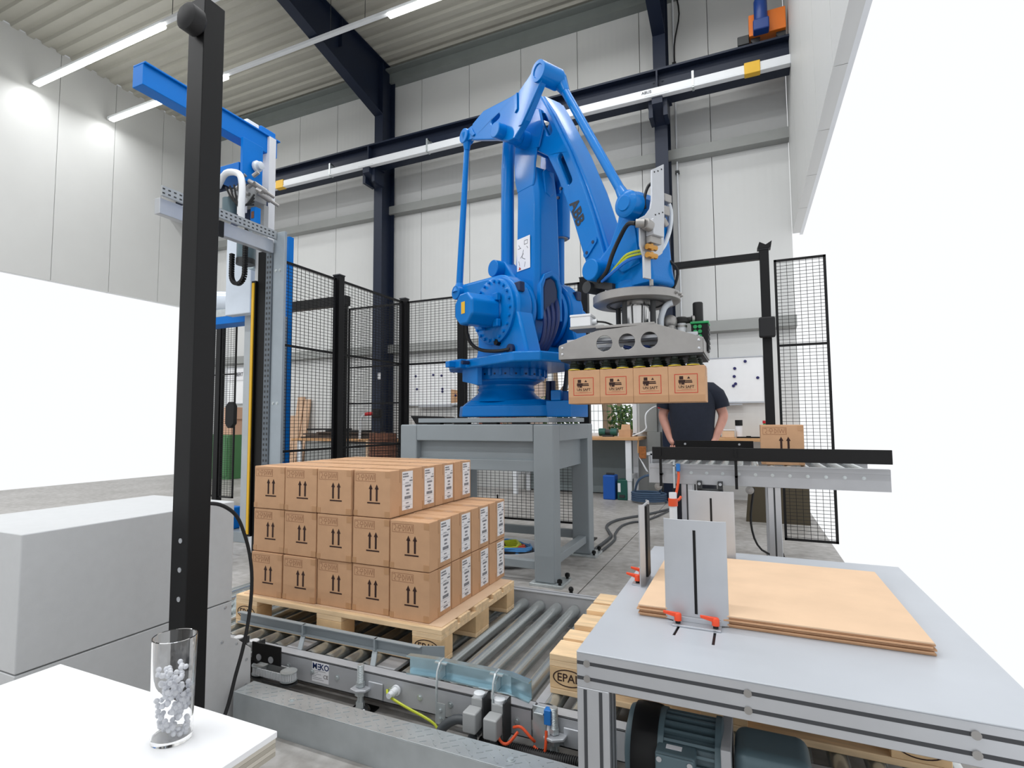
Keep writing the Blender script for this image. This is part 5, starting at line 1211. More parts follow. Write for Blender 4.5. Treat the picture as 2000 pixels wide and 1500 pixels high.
for x in (TX0, TX1-0.085):
    for y in (TY0+0.002, TY1-0.085): profile_bar(x,x+0.085,y,y+0.08,0.0,TZ-0.092,'leg')
m = MB()
for x in (TX0+0.028, -0.02, 0.4):
    for k in (0.28,0.72): z = TZ-0.092+0.088*k; MB().lathe([(0.009,0.001),(0.009,-0.004),(0.005,-0.004)], (x,TY0+0.002,z), (0,1,0), 14).build('profile_screw', STEEL, t)
# guide plates on the table
def guide_plate(label, x0, x1, y, z1, holder, flip=1):
    p = thing('guide_plate', label, 'guide plate', ((x0+x1)/2,y,TZ), 'upright guide plates on the table')
    n = 8; w = x1-x0; bend = 0.025
    prof = [(x0, y+0.010*flip)]+[(x0+bend, y)]+[(x1-bend, y)]+[(x1, y+0.010*flip)]
    out = prof+[(a, b+0.004) for a, b in reversed(prof)]
    MB().prism([(a,b,TZ+0.003) for a,b in out], (0,0,z1-TZ-0.003)).build('plate', ALUP, p, bevel=0.001)
    MB().box((x0+x1)/2-0.004,(x0+x1)/2+0.004,y-0.0012,y+0.0005,TZ+0.03,z1-0.03).build('slot', BLACK, p)
    if holder:
        MB().box(x0+0.025,x1-0.02,y-0.045,y-0.001,TZ+0.0005,TZ+0.006).box(x0+0.025,x1-0.02,y-0.008,y-0.001,TZ+0.006,TZ+0.02).build('foot_angle', ALU, p, bevel=0.001)
        for x in (x0+0.04, x1-0.035): clamp_lever(p, x, y-0.028, TZ+0.006, (-1,-0.15,0))
    return p
def clamp_lever(p, x, y, z, d):
    d = Vector(d).normalized()
    c = MB().lathe([(0.0075,0),(0.0075,0.008)], (x,y,z), seg=14).build('lever_stud', BLACK, p)
    m = MB().lathe([(0.0105,0.008),(0.0105,0.026),(0.008,0.030),(0,0.030)], (x,y,z), seg=16, caps=False)
    a = Vector((x,y,z+0.022)); b = a+d*0.042+Vector((0,0,0.008)); s = Vector((-d.y,d.x,0))
    m.add([a+s*0.007+Vector((0,0,-0.006)),a-s*0.007+Vector((0,0,-0.006)),a-s*0.007+Vector((0,0,0.008)),a+s*0.007+Vector((0,0,0.008)),b+s*0.004+Vector((0,0,-0.003)),b-s*0.004+Vector((0,0,-0.003)),b-s*0.004+Vector((0,0,0.004)),b+s*0.004+Vector((0,0,0.004))],
          [(0,1,2,3),(7,6,5,4),(0,4,5,1),(1,5,6,2),(2,6,7,3),(3,7,4,0)])
    m.build('clamp_lever', ORANGE, p, bevel=0.0015, label='orange clamping lever')
guide_plate('upright grey guide plate in front of the cardboard stack', -0.248, -0.068, 1.815, 0.868, True)
guide_plate('upright grey guide plate behind the cardboard stack', -0.245, -0.062, 2.59, 0.868, False)
p = thing('guide_plate', 'narrow edge-on guide plate with black strip at the table left', 'guide plate', (-0.36,2.2,TZ), 'upright guide plates on the table')
MB().prism([(-0.378,2.125,TZ+0.003),(-0.366,2.145,TZ+0.003),(-0.366,2.27,TZ+0.003),(-0.378,2.29,TZ+0.003),(-0.374,2.292,TZ+0.003),(-0.361,2.27,TZ+0.003),(-0.361,2.143,TZ+0.003),(-0.374,2.122,TZ+0.003)], (0,0,0.295)).build('plate', ALUP, p, bevel=0.001)
MB().box(-0.3612,-0.353,2.165,2.225,TZ+0.03,0.85).build('rubber_strip', BLACK, p)
MB().box(-0.41,-0.37,2.14,2.27,TZ+0.0005,TZ+0.006).build('foot_angle', ALU, p)
for y in (2.16, 2.25): clamp_lever(p, -0.392, y, TZ+0.006, (-1,0.1,0))
# cardboard sheets
nm = ('lowest','second','third','fourth','fifth','top')
for k in range(6):
    dx = (0.004,0.0,0.006,-0.004,0.003,0.0)[k]; h = 0.0045
    z = TZ+0.0008+k*0.0053+(0.003 if k > 2 else 0)
    o = MB().box(-0.331+dx,0.42+dx,1.823+dx,2.57,z,z+h).build('cardboard_sheet', CARD2 if k == 5 else CARD, bevel=0.0006)
    tag(o, 'flat cardboard sheet on the metal table, %s of the stack' % (nm[k]), 'sheet', 'cardboard sheets on the table')
# gear motor under the table
t = thing('gear_motor', 'blue grey electric gear motor under the table', 'motor', (-0.15,1.68,0))
MC = (1.70, 0.24)
m = MB().lathe([(0.085,0),(0.085,0.14)], (-0.24,MC[0],MC[1]), (1,0,0), 36)
for i in range(26):
    a = 2*PI*i/26
    d = Vector((0,math.cos(a),math.sin(a)))
    m.obox(Vector((-0.17,MC[0],MC[1]))+d*0.092, Vector((0.065,0,0)), d*0.012, Vector((0,-d.z,d.y))*0.0035)
m.build('motor_housing', TEAL, t)
MB().lathe([(0.06,-0.11),(0.10,-0.10),(0.108,-0.08),(0.108,0.0),(0.10,0.0)], (-0.235,MC[0],MC[1]), (1,0,0), 36).build('fan_cowl', TEAL, t)
MB().lathe([(0.11,-0.085),(0.112,-0.07),(0.112,-0.03),(0.11,-0.015)], (-0.235,MC[0],MC[1]), (1,0,0), 36, False).build('fan_band', BLACK, t)
tb = MB().box(-0.25,-0.15,1.565,1.63,0.205,0.303).build('terminal_box', TEAL, t, bevel=0.008, seg=3)
MB().box(-0.248,-0.152,1.557,1.565,0.207,0.301).build('box_lid', TEAL, tb, bevel=0.004)
m = MB()
for x in (-0.238,-0.162):
    for z in (0.217,0.290): m.lathe([(0.007,0),(0.007,-0.003)], (x,1.557,z), (0,1,0), 12)
m.build('lid_screw', ALU, tb)
MB().box(-0.225,-0.185,1.59,1.61,0.3031,0.304).build('rating_plate', PAPER, tb)
MB().lathe([(0.11,0),(0.11,0.015),(0.09,0.02)], (-0.105,MC[0],MC[1]), (1,0,0), 36).build('motor_flange', TEAL, t)
MB().box(-0.06,0.12,1.62,1.78,0.12,0.32).build('gearbox', TEAL, t, bevel=0.03, seg=4)
MB().lathe([(0.045,0),(0.045,-0.02),(0.02,-0.022)], (0.05,1.62,0.235), (0,1,0), 24).build('gearbox_cover', TEAL, t)
MB().box(-0.09,-0.065,1.59,1.80,0.1,0.33).build('mounting_plate', FRAME, t, bevel=0.003)
m = MB().box(-0.22,-0.06,1.62,1.74,0.02,0.16).box(0.0,0.16,1.62,1.74,0.0,0.15); m.build('motor_mount', CHAR, t)
MB().box(-0.33,0.45,1.86,1.89,0.32,0.38).build('drive_guard', BLACK, t, bevel=0.003)
tag(MB().tube([(-0.36,1.86,0.16),(-0.34,1.85,0.15),(-0.335,1.84,0.11),(-0.33,1.83,0.05),(-0.33,1.80,0.02)], 0.012, 10).build('braided_cable', mat('braided_grey',(150,150,145),0.5,0.4)), 'grey braided cable behind the table leg', 'cable')

# ================================================================== INFEED CONVEYOR AT RIGHT
t = thing('infeed_conveyor', 'waist-high roller conveyor with black guide rails at right', 'conveyor', (0.05,3.55,0))
IY0, IY1, IX0, IX1 = 3.27, 3.85, -0.51, 0.62
MB().box(IX0,IX1,IY0,IY0+0.006,0.822,0.93).box(IX0,IX1,IY0,IY0+0.04,0.925,0.93).box(IX0,IX1,IY0-0.002,IY0,0.905,0.93).build('front_frame', FRAME, t, bevel=0.001)
MB().box(IX0,IX1,IY1-0.006,IY1,0.822,0.93).box(IX0,IX1,IY1-0.04,IY1,0.925,0.93).build('rear_frame', FRAME, t, bevel=0.001)
MB().box(IX0-0.006,IX0,IY0,IY1,0.822,0.97).build('end_plate', FRAME, t)
MB().box(IX0-0.02,IX0+0.06,IY0+0.02,IY1,0.975,0.99).box(IX0+0.0,IX0+0.01,IY0+0.02,IY1,0.93,0.985).build('end_stop', ALU, t)
p = None
for k in range(13):
    if p is None:
        p = MB().cyl((0,IY0+0.03,0.911),(0,IY1-0.03,0.911),0.022,seg=16).build('roller', ROLL, t)
        for v in p.data.vertices: v.co.x += ORG[t.name].x
        o = p
    else: o = p.copy(); COL.objects.link(o)
    o.location.x = -0.45+0.08*k-ORG[t.name].x
m = MB()
for k in range(13): bolt(m, (-0.45+0.08*k,IY0,0.885), (0,-1,0), 0.006, 0.005)
m.build('axle_bolt', ZINC, t)
MB().box(-0.488,IX1,3.215,3.222,0.958,1.027).build('front_guide_rail', BLACK, t, bevel=0.002)
MB().box(-0.43,0.03,3.815,3.822,0.985,1.044).build('rear_guide_rail', BLACK, t, bevel=0.002)
m = MB()
for x in (-0.37,-0.05): m.cyl((x,3.815,1.022),(x,3.81,1.022),0.007,seg=10)
m.build('rail_rivet', ALU, t)
for x in (-0.445,-0.062): MB().box(x-0.007,x+0.007,3.222,3.228,0.81,1.0).box(x-0.006,x+0.006,3.206,3.216,0.98,1.02).box(x-0.007,x+0.007,3.222,3.27,0.87,0.88).build('rail_bracket', BLACK, t)
for x in (-0.345, 0.085):
    for y in (IY0+0.01, IY1-0.06):
        l = MB().box(x,x+0.06,y,y+0.05,0.0,0.822).build('leg', ALU, t, bevel=0.002)
        MB().box(x+0.026,x+0.034,y-0.0006,y+0.002,0.02,0.82).build('leg_groove', CHAR, l)
MB().box(-0.285,0.085,IY1-0.05,IY1-0.02,0.3,0.34).build('leg_brace', ALU, t)
m = MB().box(-0.26,-0.13,3.25,3.3,0.76,0.80).box(-0.26,-0.235,3.24,3.27,0.80,0.845).box(-0.155,-0.13,3.24,3.27,0.80,0.845); m.build('support_clamp', CHAR, t, bevel=0.003)
m = MB()
for x in (-0.247,-0.142): m.cyl((x,3.24,0.83),(x,3.232,0.83),0.008,seg=10)
m.build('clamp_bolt', ALU, t)
for x in (-0.47, 0.0): MB().lathe([(0.021,0),(0.021,-0.006),(0.009,-0.008),(0.009,-0.014),(0,-0.014)], (x,3.30,0.80), (0,1,0), 20, False).build('pulley', STEEL, t)
t2 = thing('photo_sensor', 'blue sensor with orange plug on the infeed conveyor front', 'sensor', (-0.355,3.2,0.9))
MB().box(-0.364,-0.344,3.225,3.25,0.893,0.935).build('sensor_body', mat('sensor_blue',(0,0,0)), t2, bevel=0.003)
MB().box(-0.382,-0.372,3.24,3.262,0.80,1.02).box(-0.382,-0.36,3.24,3.246,0.92,0.925).build('sensor_post', ZINC, t2)
MB().tube([(-0.354,3.237,0.893),(-0.352,3.23,0.86),(-0.36,3.22,0.80),(-0.37,3.21,0.75),(-0.355,3.2,0.74),(-0.34,3.21,0.76)], 0.007, 8).build('sensor_cable', CORANGE, t2, label='orange sensor cable')
t2 = thing('support_tube', 'white upright tube with black stripe by the infeed conveyor leg', 'post', (-0.36,3.15,0))
MB().cyl((-0.372,3.12,0.0),(-0.372,3.12,0.79),0.02,seg=20).build('tube', WPAINT, t2)
MB().cyl((-0.372,3.12,0.72),(-0.372,3.12,0.76),0.024,seg=20).build('clip', CORANGE, t2)
tag(MB().tube([(0.02,3.4,0.80),(0.0,3.45,0.6),(0.05,3.5,0.45),(0.2,3.55,0.4)], 0.006, 6).build('hanging_cable', RUBBER), 'black cable sagging under the infeed conveyor', 'cable')
tag(MB().prism([(-0.05,7.2,0.0),(0.6,7.2,0.0),(0.6,7.2,0.5),(0.0,7.2,0.5)], (0,0.3,0)).build('dark_crate', mat('dark_brown_crate',(74,66,50),0.8)), 'dark brown crate behind the infeed conveyor', 'crate')

# ================================================================== PERSON
def skin_mesh(name, m, parent, verts, edges, rad, root=0, sub=2):
    org = ORG.get(parent.name, Vector((0,0,0)))
    me = bpy.data.meshes.new(name); me.from_pydata([Vector(v)-org for v in verts], edges, [])
    o = bpy.data.objects.new(name, me); COL.objects.link(o); o.parent = parent; ORG[o.name] = org
    sk = o.modifiers.new('skin', 'SKIN'); sk.use_smooth_shade = True
    if not me.skin_vertices: 
        bm = bmesh.new(); bm.from_mesh(me); bm.verts.layers.skin.verify(); bm.to_mesh(me); bm.free()
    for i, r in enumerate(rad):
        sv = me.skin_vertices[0].data[i]; sv.radius = r if isinstance(r, tuple) else (r, r); sv.use_root = (i == root)
    sb = o.modifiers.new('sub', 'SUBSURF'); sb.levels = sub; sb.render_levels = sub
    me.materials.append(m); return o
pr_ = thing('person', 'person in navy t-shirt standing behind the infeed conveyor with hands at pockets', 'person', (-0.50,5.95,0))
px, py = -0.50, 5.95
Vt = []; Ed = []; Rd = []
def nv(p, r, prev=None):
    Vt.append(p); Rd.append(r)
    if prev is not None: Ed.append((prev, len(Vt)-1))
    return len(Vt)-1
pel = nv((px,py,0.98),(0.15,0.11)); wst = nv((px,py-0.02,1.12),(0.155,0.115),pel); ch = nv((px,py,1.36),(0.165,0.12),wst); nb = nv((px,py,1.53),(0.09,0.08),ch); nk = nv((px,py-0.01,1.62),(0.058,0.06),nb); hd = nv((px,py-0.03,1.72),(0.075,0.09),nk); tp = nv((px,py-0.025,1.80),(0.068,0.082),hd)
for s in (-1, 1):
    sh = nv((px+s*0.20,py,1.46),0.058,ch); el = nv((px+s*0.295,py+0.02,1.22),0.051,sh); wr_ = nv((px+s*0.205,py-0.08,0.985),0.036,el)
    hp = nv((px+s*0.175,py-0.12,0.935),(0.036,0.024),wr_)
    hip = nv((px+s*0.10,py,0.90),0.09,pel); kn = nv((px+s*0.13+(-0.02 if s<0 else 0),py+0.0,0.50),0.062,hip); an = nv((px+s*0.15,py+0.03,0.10),0.042,kn); ft = nv((px+s*0.16,py-0.10,0.05),0.038,an)
body = skin_mesh('body', SKIN, pr_, Vt, Ed, Rd)
for s in (-1, 1):
    for k, (dx, L) in enumerate(((-0.026,0.07),(-0.009,0.078),(0.009,0.074),(0.026,0.06))):
        a = Vector((px+s*0.175+dx,py-0.118,0.93)); 
        skin_mesh('finger', SKIN, pr_, [a, a+Vector((0,-0.012,-L*0.45)), a+Vector((0,-0.004,-L*0.8)), a+Vector((0,0.008,-L))], [(0,1),(1,2),(2,3)], [0.0095,0.009,0.008,0.006], sub=1)
    a = Vector((px+s*0.150,py-0.12,0.955)); skin_mesh('thumb', SKIN, pr_, [a, a+Vector((-s*0.02,-0.02,-0.02)), a+Vector((-s*0.025,-0.022,-0.045))], [(0,1),(1,2)], [0.012,0.010,0.008], sub=1)
# t-shirt: torso loft + sleeves
def ell(cx, cy, z, a, b, n=28, p=2.4):
    r = []
    for i in range(n):
        t_ = 2*PI*i/n; c, s = math.cos(t_), math.sin(t_)
        r.append((cx+a*math.copysign(abs(c)**(2/p), c), cy+b*math.copysign(abs(s)**(2/p), s), z))
    return r
def rloft(rings, cap=True):
    n = len(rings[0]); vs = [p for r in rings for p in r]
    fs = [(k*n+i,k*n+(i+1)%n,(k+1)*n+(i+1)%n,(k+1)*n+i) for k in range(len(rings)-1) for i in range(n)]
    if cap: fs += [tuple(reversed(range(n))), tuple(range((len(rings)-1)*n,len(rings)*n))]
    return MB().add(vs, fs)
m = rloft([ell(px,py-0.02,0.90,0.205,0.145),ell(px,py-0.03,1.0,0.205,0.15),ell(px,py-0.03,1.12,0.205,0.15),ell(px,py-0.01,1.28,0.22,0.15),ell(px,py,1.40,0.235,0.14),ell(px,py,1.48,0.235,0.115),ell(px,py,1.535,0.19,0.095),ell(px,py,1.575,0.105,0.08),ell(px,py,1.59,0.08,0.075)])
for s in (-1, 1):
    def ring(c, d, r, n=28):
        d = Vector(d).normalized(); x = Vector((0,1,0)); x = (x-d*x.dot(d)).normalized(); y = d.cross(x)
        return [tuple(Vector(c)+(x*math.cos(2*PI*i/n)+y*math.sin(2*PI*i/n))*r) for i in range(n)]
    q = rloft([ring((px+s*0.10,py,1.47),(s*1,0,-0.2),0.092),ring((px+s*0.165,py,1.468),(s*0.9,0,-0.45),0.094),ring((px+s*0.222,py+0.003,1.425),(s*0.55,0,-0.9),0.09),ring((px+s*0.262,py+0.008,1.36),(s*0.35,0,-1),0.077),ring((px+s*0.28,py+0.01,1.30),(s*0.28,0,-1),0.072)])
    m.add(q.v, q.f)
ts = m.build('t_shirt', CLOTH, pr_)
for s in (-1, 1):
    pass
m = rloft([ell(px,py-0.02,0.99,0.19,0.135),ell(px,py-0.01,0.90,0.195,0.135),ell(px,py,0.82,0.195,0.13)])
for s in (-1, 1):
    q = rloft([ell(px+s*0.095,py,0.86,0.105,0.12),ell(px+s*0.115,py,0.65,0.09,0.10),ell(px+s*0.13,py,0.50,0.078,0.088),ell(px+s*0.14,py+0.02,0.3,0.07,0.08),ell(px+s*0.15,py+0.03,0.08,0.062,0.075)]); m.add(q.v, q.f)
m.build('trousers', TROU, pr_)
for s in (-1, 1):
    m = rloft([[(x,y,0.0) for x,y in circ(px+s*0.16,py-0.04,0.055,20,0.15)],[(x,y,0.03) for x,y in circ(px+s*0.16,py-0.04,0.056,20,0.152)],[(x,y,0.065) for x,y in circ(px+s*0.16,py-0.02,0.05,20,0.125)],[(x,y,0.11) for x,y in circ(px+s*0.155,py+0.03,0.05,20,0.06)]])
    so = m.build('shoe', BLACK, pr_, bevel=0.004)
    MB().add(*(lambda q: (q.v, q.f))(rloft([[(x,y,0.001) for x,y in circ(px+s*0.16,py-0.04,0.058,20,0.154)],[(x,y,0.02) for x,y in circ(px+s*0.16,py-0.04,0.059,20,0.156)]]))).build('sole', WPAINT, so)
# face and hair
hc = Vector((px,py-0.03,1.735))
m = MB().ball(hc+Vector((0,0.015,0.035)),0.098,20,14,(0.86,1.05,0.95)); 
m.v = [v for v in m.v]; m.build('hair', HAIR, pr_)
m = MB()
for s in (-1,1): m.ball(hc+Vector((s*0.03,-0.098,-0.005)),0.011,10,8)
m.build('eye', PAPER, pr_)
MB().prism([hc+Vector((-0.012,-0.10,-0.04)),hc+Vector((0.012,-0.10,-0.04)),hc+Vector((0.004,-0.10,0.0)),hc+Vector((-0.004,-0.10,0.0))], (0,-0.02,0)).build('nose', SKIN, pr_, bevel=0.005)
MB().box(hc.x-0.024,hc.x+0.024,hc.y-0.1,hc.y-0.092,hc.z-0.068,hc.z-0.060).build('mouth', mat('lip',(170,96,90),0.5), pr_, bevel=0.003)
for s in (-1,1): MB().ball(hc+Vector((s*0.083,0.0,-0.01)),0.03,10,8,(0.35,0.7,1.0)).build('ear', SKIN, pr_)

# ================================================================== STRETCH WRAPPER AT LEFT
t = thing('stretch_wrapper', 'blue and grey stretch wrapping machine behind the left edge', 'machine', (-4.0,3.6,0))
def holes(m, pts, ax, r=0.012):
    for p in pts: m.obox(p, *ax)
# galvanised perforated post at front right
MB().box(-3.60,-3.475,3.42,3.45,0,2.78).build('perforated_post', mat('galvanised_post',(158,168,176),0.42,0.4,0.05,8), t, bevel=0.004)
m = MB()
for k in range(60):
    for dy in (0.01,0.02): m.box(-3.6015,-3.599,3.42+dy-0.003,3.42+dy+0.003,0.1+k*0.044,0.1+k*0.044+0.02)
g = m.build('post_slots', CHAR, t, smooth=False); g['kind'] = 'stuff'
MB().box(-3.668,-3.60,3.408,3.42,0,2.70).build('post_face', mat('galvanised_shaded',(104,112,120),0.45,0.5,0.06,8), t)  # side face of the same post, its shade put in as darker grey
m = MB()
for k in range(58):
    for dx in (0.018,0.05): m.box(-3.668+dx-0.007,-3.668+dx+0.007,3.4065,3.409,0.1+k*0.044,0.1+k*0.044+0.02)
g = m.build('face_slots', CHAR, t, smooth=False); g['kind'] = 'stuff'
m = MB()
for z in (2.45,1.33):
    for x in (-3.565,-3.52): bolt(m, (x,3.42,z), (0,-1,0), 0.009, 0.008)
m.build('post_bolt', ZINC, t)
# white mast with slotted side, blue top beam
MB().box(-4.10,-3.95,3.68,3.76,0,3.84).build('mast', mat('mast_white',(214,216,220),0.45), t, bevel=0.004)
MB().box(-4.17,-4.10,3.66,3.74,2.6,3.75).build('mast_rack', mat('pale_zinc',(190,204,210),0.4,0.5), t)
m = MB()
for k in range(16): m.box(-4.13,-4.105,3.657,3.661,2.85+k*0.055,2.85+k*0.055+0.018)
m.build('rack_slots', CHAR, t, smooth=False)
m = MB()
for k in range(34): m.lathe([(0.0,0.0),(0.022,0.006),(0.022,0.014),(0.0,0.02)], (-4.19,3.66,2.75+k*0.03), (0,-1,0), 8, False)
m.build('drive_chain', CHAR, t)
MB().box(-4.10,-3.98,2.5,3.80,3.68,3.84).box(-4.10,-3.96,2.5,3.82,3.84,3.855).build('top_beam', BLUE2, t, bevel=0.004)
MB().box(-4.12,-4.0,3.62,3.8,3.855,3.93).build('beam_end_bracket', BLUE2, t, bevel=0.01)
MB().box(-4.12,-4.02,3.48,3.62,3.855,3.93).build('bearing_block', WPAINT, t, bevel=0.01)
CX = 0.40
MB().box(-3.93,-3.90,3.34,3.56,3.28,3.66).build('carriage_plate', BLUE2, t, bevel=0.003)
m = MB().lathe([(0.05,0),(0.05,-0.02),(0.035,-0.03),(0.035,-0.06),(0.02,-0.065)], (-3.88,3.47,3.44), (-1,0,0), 20); m.build('guide_wheel', CLEAR, t)
MB().box(-4.3,-3.97,3.36,3.56,3.36,3.46).build('carriage_cover', BLUE2, t, bevel=0.005)
MB().box(-4.35,-3.86,3.45,3.58,3.12,3.28).build('roller_housing', LGREY, t, bevel=0.01)
MB().tube([(-4.15,3.30,3.24),(-4.03,3.28,3.33),(-3.88,3.28,3.30),(-3.83,3.28,3.20),(-3.83,3.28,3.0),(-3.85,3.3,2.86)], 0.028, 10).build('dust_hose', WPAINT, t, label='white bent pipe')
for k in range(9):
    a = Vector((-4.05+0.035*k, 3.36+0.012*(k%3), 3.18+0.04*((k*5)%4))); m = MB().cyl(a, a+Vector((0.05,0.01,0.03*(1 if k%2 else -1))), 0.018, seg=8); m.build('pneumatic_fitting', STEEL, t)
for k in range(2):
    m = MB().lathe([(0.025,0),(0.025,0.12),(0.014,0.12),(0.014,0.2)], (-3.83,3.40+0.05*k,3.25-0.06*k), (0.3,0.9,-0.35), 14); m.build('pneumatic_cylinder', STEEL, t)
for k in range(4): MB().tube([(-4.05+0.05*k,3.3,3.22),(-3.95+0.03*k,3.30,3.08-0.03*k),(-3.88,3.36,3.05),(-3.84,3.42,3.16-0.03*k)], 0.008, 6).build('air_line', RUBBER, t)
MB().box(-4.0,-3.90,3.38,3.40,3.0,3.13).build('terminal_strip', PAPER, t)
for i in range(3):
    for k in range(3): MB().box(-3.985+0.03*i,-3.973+0.03*i,3.377,3.381,3.02+0.03*k,3.032+0.03*k).build('strip_mark', CHAR, t)
MB().box(-3.86,-3.80,3.40,3.46,2.90,3.04).build('control_module', BLUE2, t, bevel=0.004)
MB().box(-3.845,-3.815,3.395,3.4,2.94,3.0).build('module_display', RUST, t)
MB().cyl((-4.12,3.4,2.98),(-4.12,3.4,3.16),0.06,seg=20).build('pressure_vessel', TEAL, t)
MB().cyl((-4.06,3.36,3.16),(-4.06,3.36,3.22),0.02,seg=12).build('vessel_valve', STEEL, t)
MB().box(-4.0,-3.86,3.55,3.60,2.8,3.12).build('grey_cover', LGREY, t)
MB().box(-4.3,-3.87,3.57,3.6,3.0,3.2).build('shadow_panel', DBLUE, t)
# cable tray along the front
MB().box(-3.58,-3.56,2.4,3.415,2.72,2.79).build('cable_tray', mat('tray_zinc',(176,180,182),0.42,0.6), t)
m = MB()
for k in range(24):
    for dz in (0.018,0.048): m.box(-3.5598,-3.5585,2.40+k*0.042,2.40+k*0.042+0.018,2.72+dz-0.004,2.72+dz+0.006)
g = m.build('tray_slots', CHAR, t, smooth=False); g['kind'] = 'stuff'
MB().box(-3.64,-3.585,2.4,3.405,2.60,2.71).build('tray_beam', ALU, t, bevel=0.004)
MB().box(-3.584,-3.565,2.86,2.90,2.58,2.70).build('tray_clamp', BLACK, t)
# film carriage
MB().box(-4.75,-4.4,3.9,4.0,2.25,3.05).build('film_roll_panel', FILM, t, bevel=0.01)
MB().cyl((-5.3,4.2,2.5),(-4.6,4.2,2.42),0.12,seg=24).build('film_roll', FILM, t)
MB().box(-5.4,-4.55,4.1,4.3,2.22,2.3).build('film_frame', BLUE2, t, bevel=0.004)
MB().box(-5.4,-4.55,4.1,4.3,2.30,2.38).build('film_clamp_bar', ZINC, t, bevel=0.004)
MB().cyl((-4.02,3.5,2.62),(-4.02,3.5,2.84),0.075,seg=24).build('carriage_motor', TEAL, t)
MB().cyl((-4.02,3.5,2.58),(-4.02,3.5,2.63),0.08,seg=24).build('motor_cowl', CHAR, t)
m = MB()
arc = [(-4.07,2.66)]+[(-3.99+0.08*math.cos(PI+PI*i/14), 2.47+0.09*math.sin(PI+PI*i/14)) for i in range(15)]+[(-3.91,2.85)]
arc = [(x,3.4,z) for x,z in arc]
for a, b in zip(arc[:-1], arc[1:]):
    a, b = Vector(a), Vector(b); n = max(1, int((b-a).length/0.02))
    for k in range(n):
        p0 = a+(b-a)*(k+0.08)/n; p1 = a+(b-a)*(k+0.92)/n; m.bar(p0, p1, 0.03, 0.035, (0,1,0))
m.build('drag_chain', BLACK, t)
# pale post, light curtain, black cover post, blue mast
MB().box(-4.64,-4.46,4.05,4.16,0,3.05).build('frame_post', mat('pale_grey_post',(176,182,186),0.45,0.2,0.04,6), t, bevel=0.004)
MB().box(-3.935,-3.885,3.50,3.54,0.2,2.42).build('light_curtain', BLACK, t)
MB().box(-3.922,-3.897,3.49,3.50,0.22,2.40).build('curtain_strip', YELLOW, t, label='yellow light curtain strip')
MB().box(-3.885,-3.765,3.52,3.62,0.0,2.68).build('cover_post', BLACK, t, bevel=0.004)
MB().box(-4.20,-4.02,4.02,4.08,0.0,3.0).build('blue_mast', BLUE2, t, bevel=0.004)
m = MB()
for k in range(7): m.box(-4.14,-4.08,4.012,4.02,1.95-0.2*k,2.05-0.2*k)
m.build('mast_sticker', mat('pale_grey_post',(0,0,0)), t)
MB().box(-4.09,-4.03,4.0,4.02,0.8,2.2).build('mast_insert', GREYP, t)
m = MB()
for z in (2.78,2.88): m.lathe([(0.02,0),(0.02,-0.012),(0.012,-0.016)], (-4.12,4.02,z), (0,1,0), 14)
m.build('mast_bolt', ZINC, t)
MB().box(-4.9,-4.72,4.0,4.16,0.1,0.32).build('floor_motor', BLUE2, t, bevel=0.015)
MB().box(-4.75,-4.35,3.98,4.3,0.0,0.1).build('base_frame', GREYP, t, bevel=0.004)

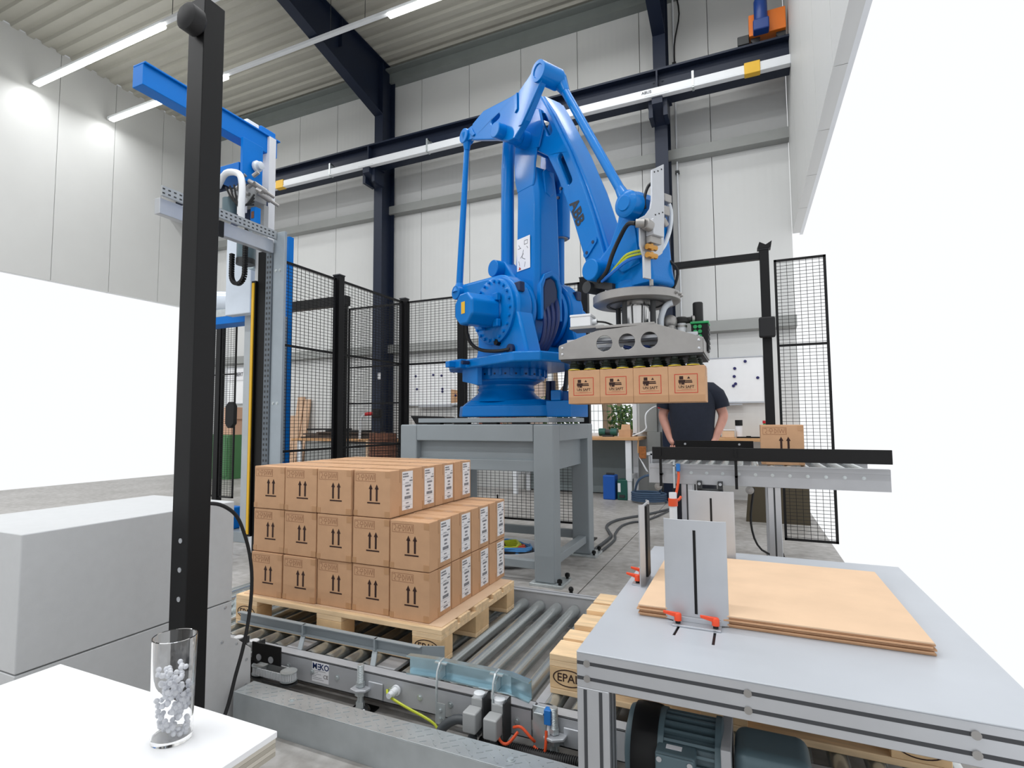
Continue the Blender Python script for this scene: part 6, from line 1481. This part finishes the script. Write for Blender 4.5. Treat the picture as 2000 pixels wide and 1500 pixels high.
# ================================================================== CABINET, WHITE TABLE, TUMBLER
t = thing('switch_cabinet', 'light grey sheet-metal cabinet behind the near black post', 'cabinet', (-2.1,1.4,0))
MB().prism([(-1.9,0.9,0.46),(-1.9,1.632,0.46),(-1.9,1.632,0.852),(-1.9,0.9,0.852)], (-0.5,0,0)).build('upper_housing', CABG, t, bevel=0.004)
MB().prism([(-1.9,0.9,0.0),(-1.9,1.735,0.0),(-1.9,1.735,0.235),(-1.9,1.66,0.30),(-1.9,1.632,0.315),(-1.9,1.632,0.4565),(-1.9,0.9,0.4565)], (-0.5,0,0)).build('lower_housing', CABG, t, bevel=0.003)
m = MB()
for y, z in ((1.60,0.44),(1.66,0.28),(1.71,0.20),(1.71,0.10),(1.5,0.44),(1.59,0.31)): m.lathe([(0.006,0),(0.006,0.002),(0.003,0.003)], (-1.9,y,z), (1,0,0), 10)
m.build('housing_rivet', ALU, t)
tag(MB().tube([(-1.84,1.40,0.866),(-1.82,1.45,0.872),(-1.81,1.504,0.856),(-1.8,1.557,0.811),(-1.8,1.598,0.731),(-1.8,1.625,0.647),(-1.8,1.638,0.554),(-1.8,1.632,0.437),(-1.8,1.606,0.309),(-1.8,1.571,0.208),(-1.8,1.531,0.091),(-1.8,1.47,0.012)], 0.007, 8).build('hanging_cable', RUBBER), 'dark cable curving down from the cabinet top to the floor', 'cable')
t = thing('white_table', 'white plywood-edged table top at the lower left corner', 'table', (-1.15,0.55,0))
MB().box(-1.5,-0.808,0.25,0.803,0.588,0.6).build('laminate_top', WHITE, t, bevel=0.0015)
for k in range(4): MB().box(-1.498,-0.81,0.252,0.801,0.556+0.008*k,0.5635+0.008*k).build('plywood_layer', mat('ply_a',(196,190,178),0.6,0,0.08,6) if k%2 else mat('ply_b',(170,164,152),0.6,0,0.08,6), t)
for x in (-1.42,-0.93):
    for y in (0.3,0.70): MB().box(x,x+0.05,y,y+0.05,0,0.556).build('leg', GREYP, t, bevel=0.004)
MB().box(-1.40,-0.90,0.715,0.735,0.48,0.556).build('apron', GREYP, t)
t = thing('glass_tumbler', 'clear glass tumbler part-filled with white pellets on the white table', 'glass', (-0.955,0.70,0.6005))
gx_, gy_, gz_ = -0.965, 0.705, 0.6005
MB().lathe([(0.0,0.0),(0.034,0.0),(0.0375,0.18),(0.0362,0.181),(0.0352,0.18),(0.032,0.008),(0.0,0.008)], (gx_,gy_,gz_), seg=40, caps=False).build('glass', GLASS, t)
m = MB()
for k in range(150):
    a = random.uniform(0,6.28); r = 0.027*math.sqrt(random.random()); z = 0.013+0.0009*k*0.85
    m.ball((gx_+r*math.cos(a),gy_+r*math.sin(a),gz_+z),0.0048,6,5)
g = m.build('pellets', PELLET, t); g['kind'] = 'stuff'
for o in list(bpy.data.objects):
    if o.name == 'x': bpy.data.objects.remove(o)
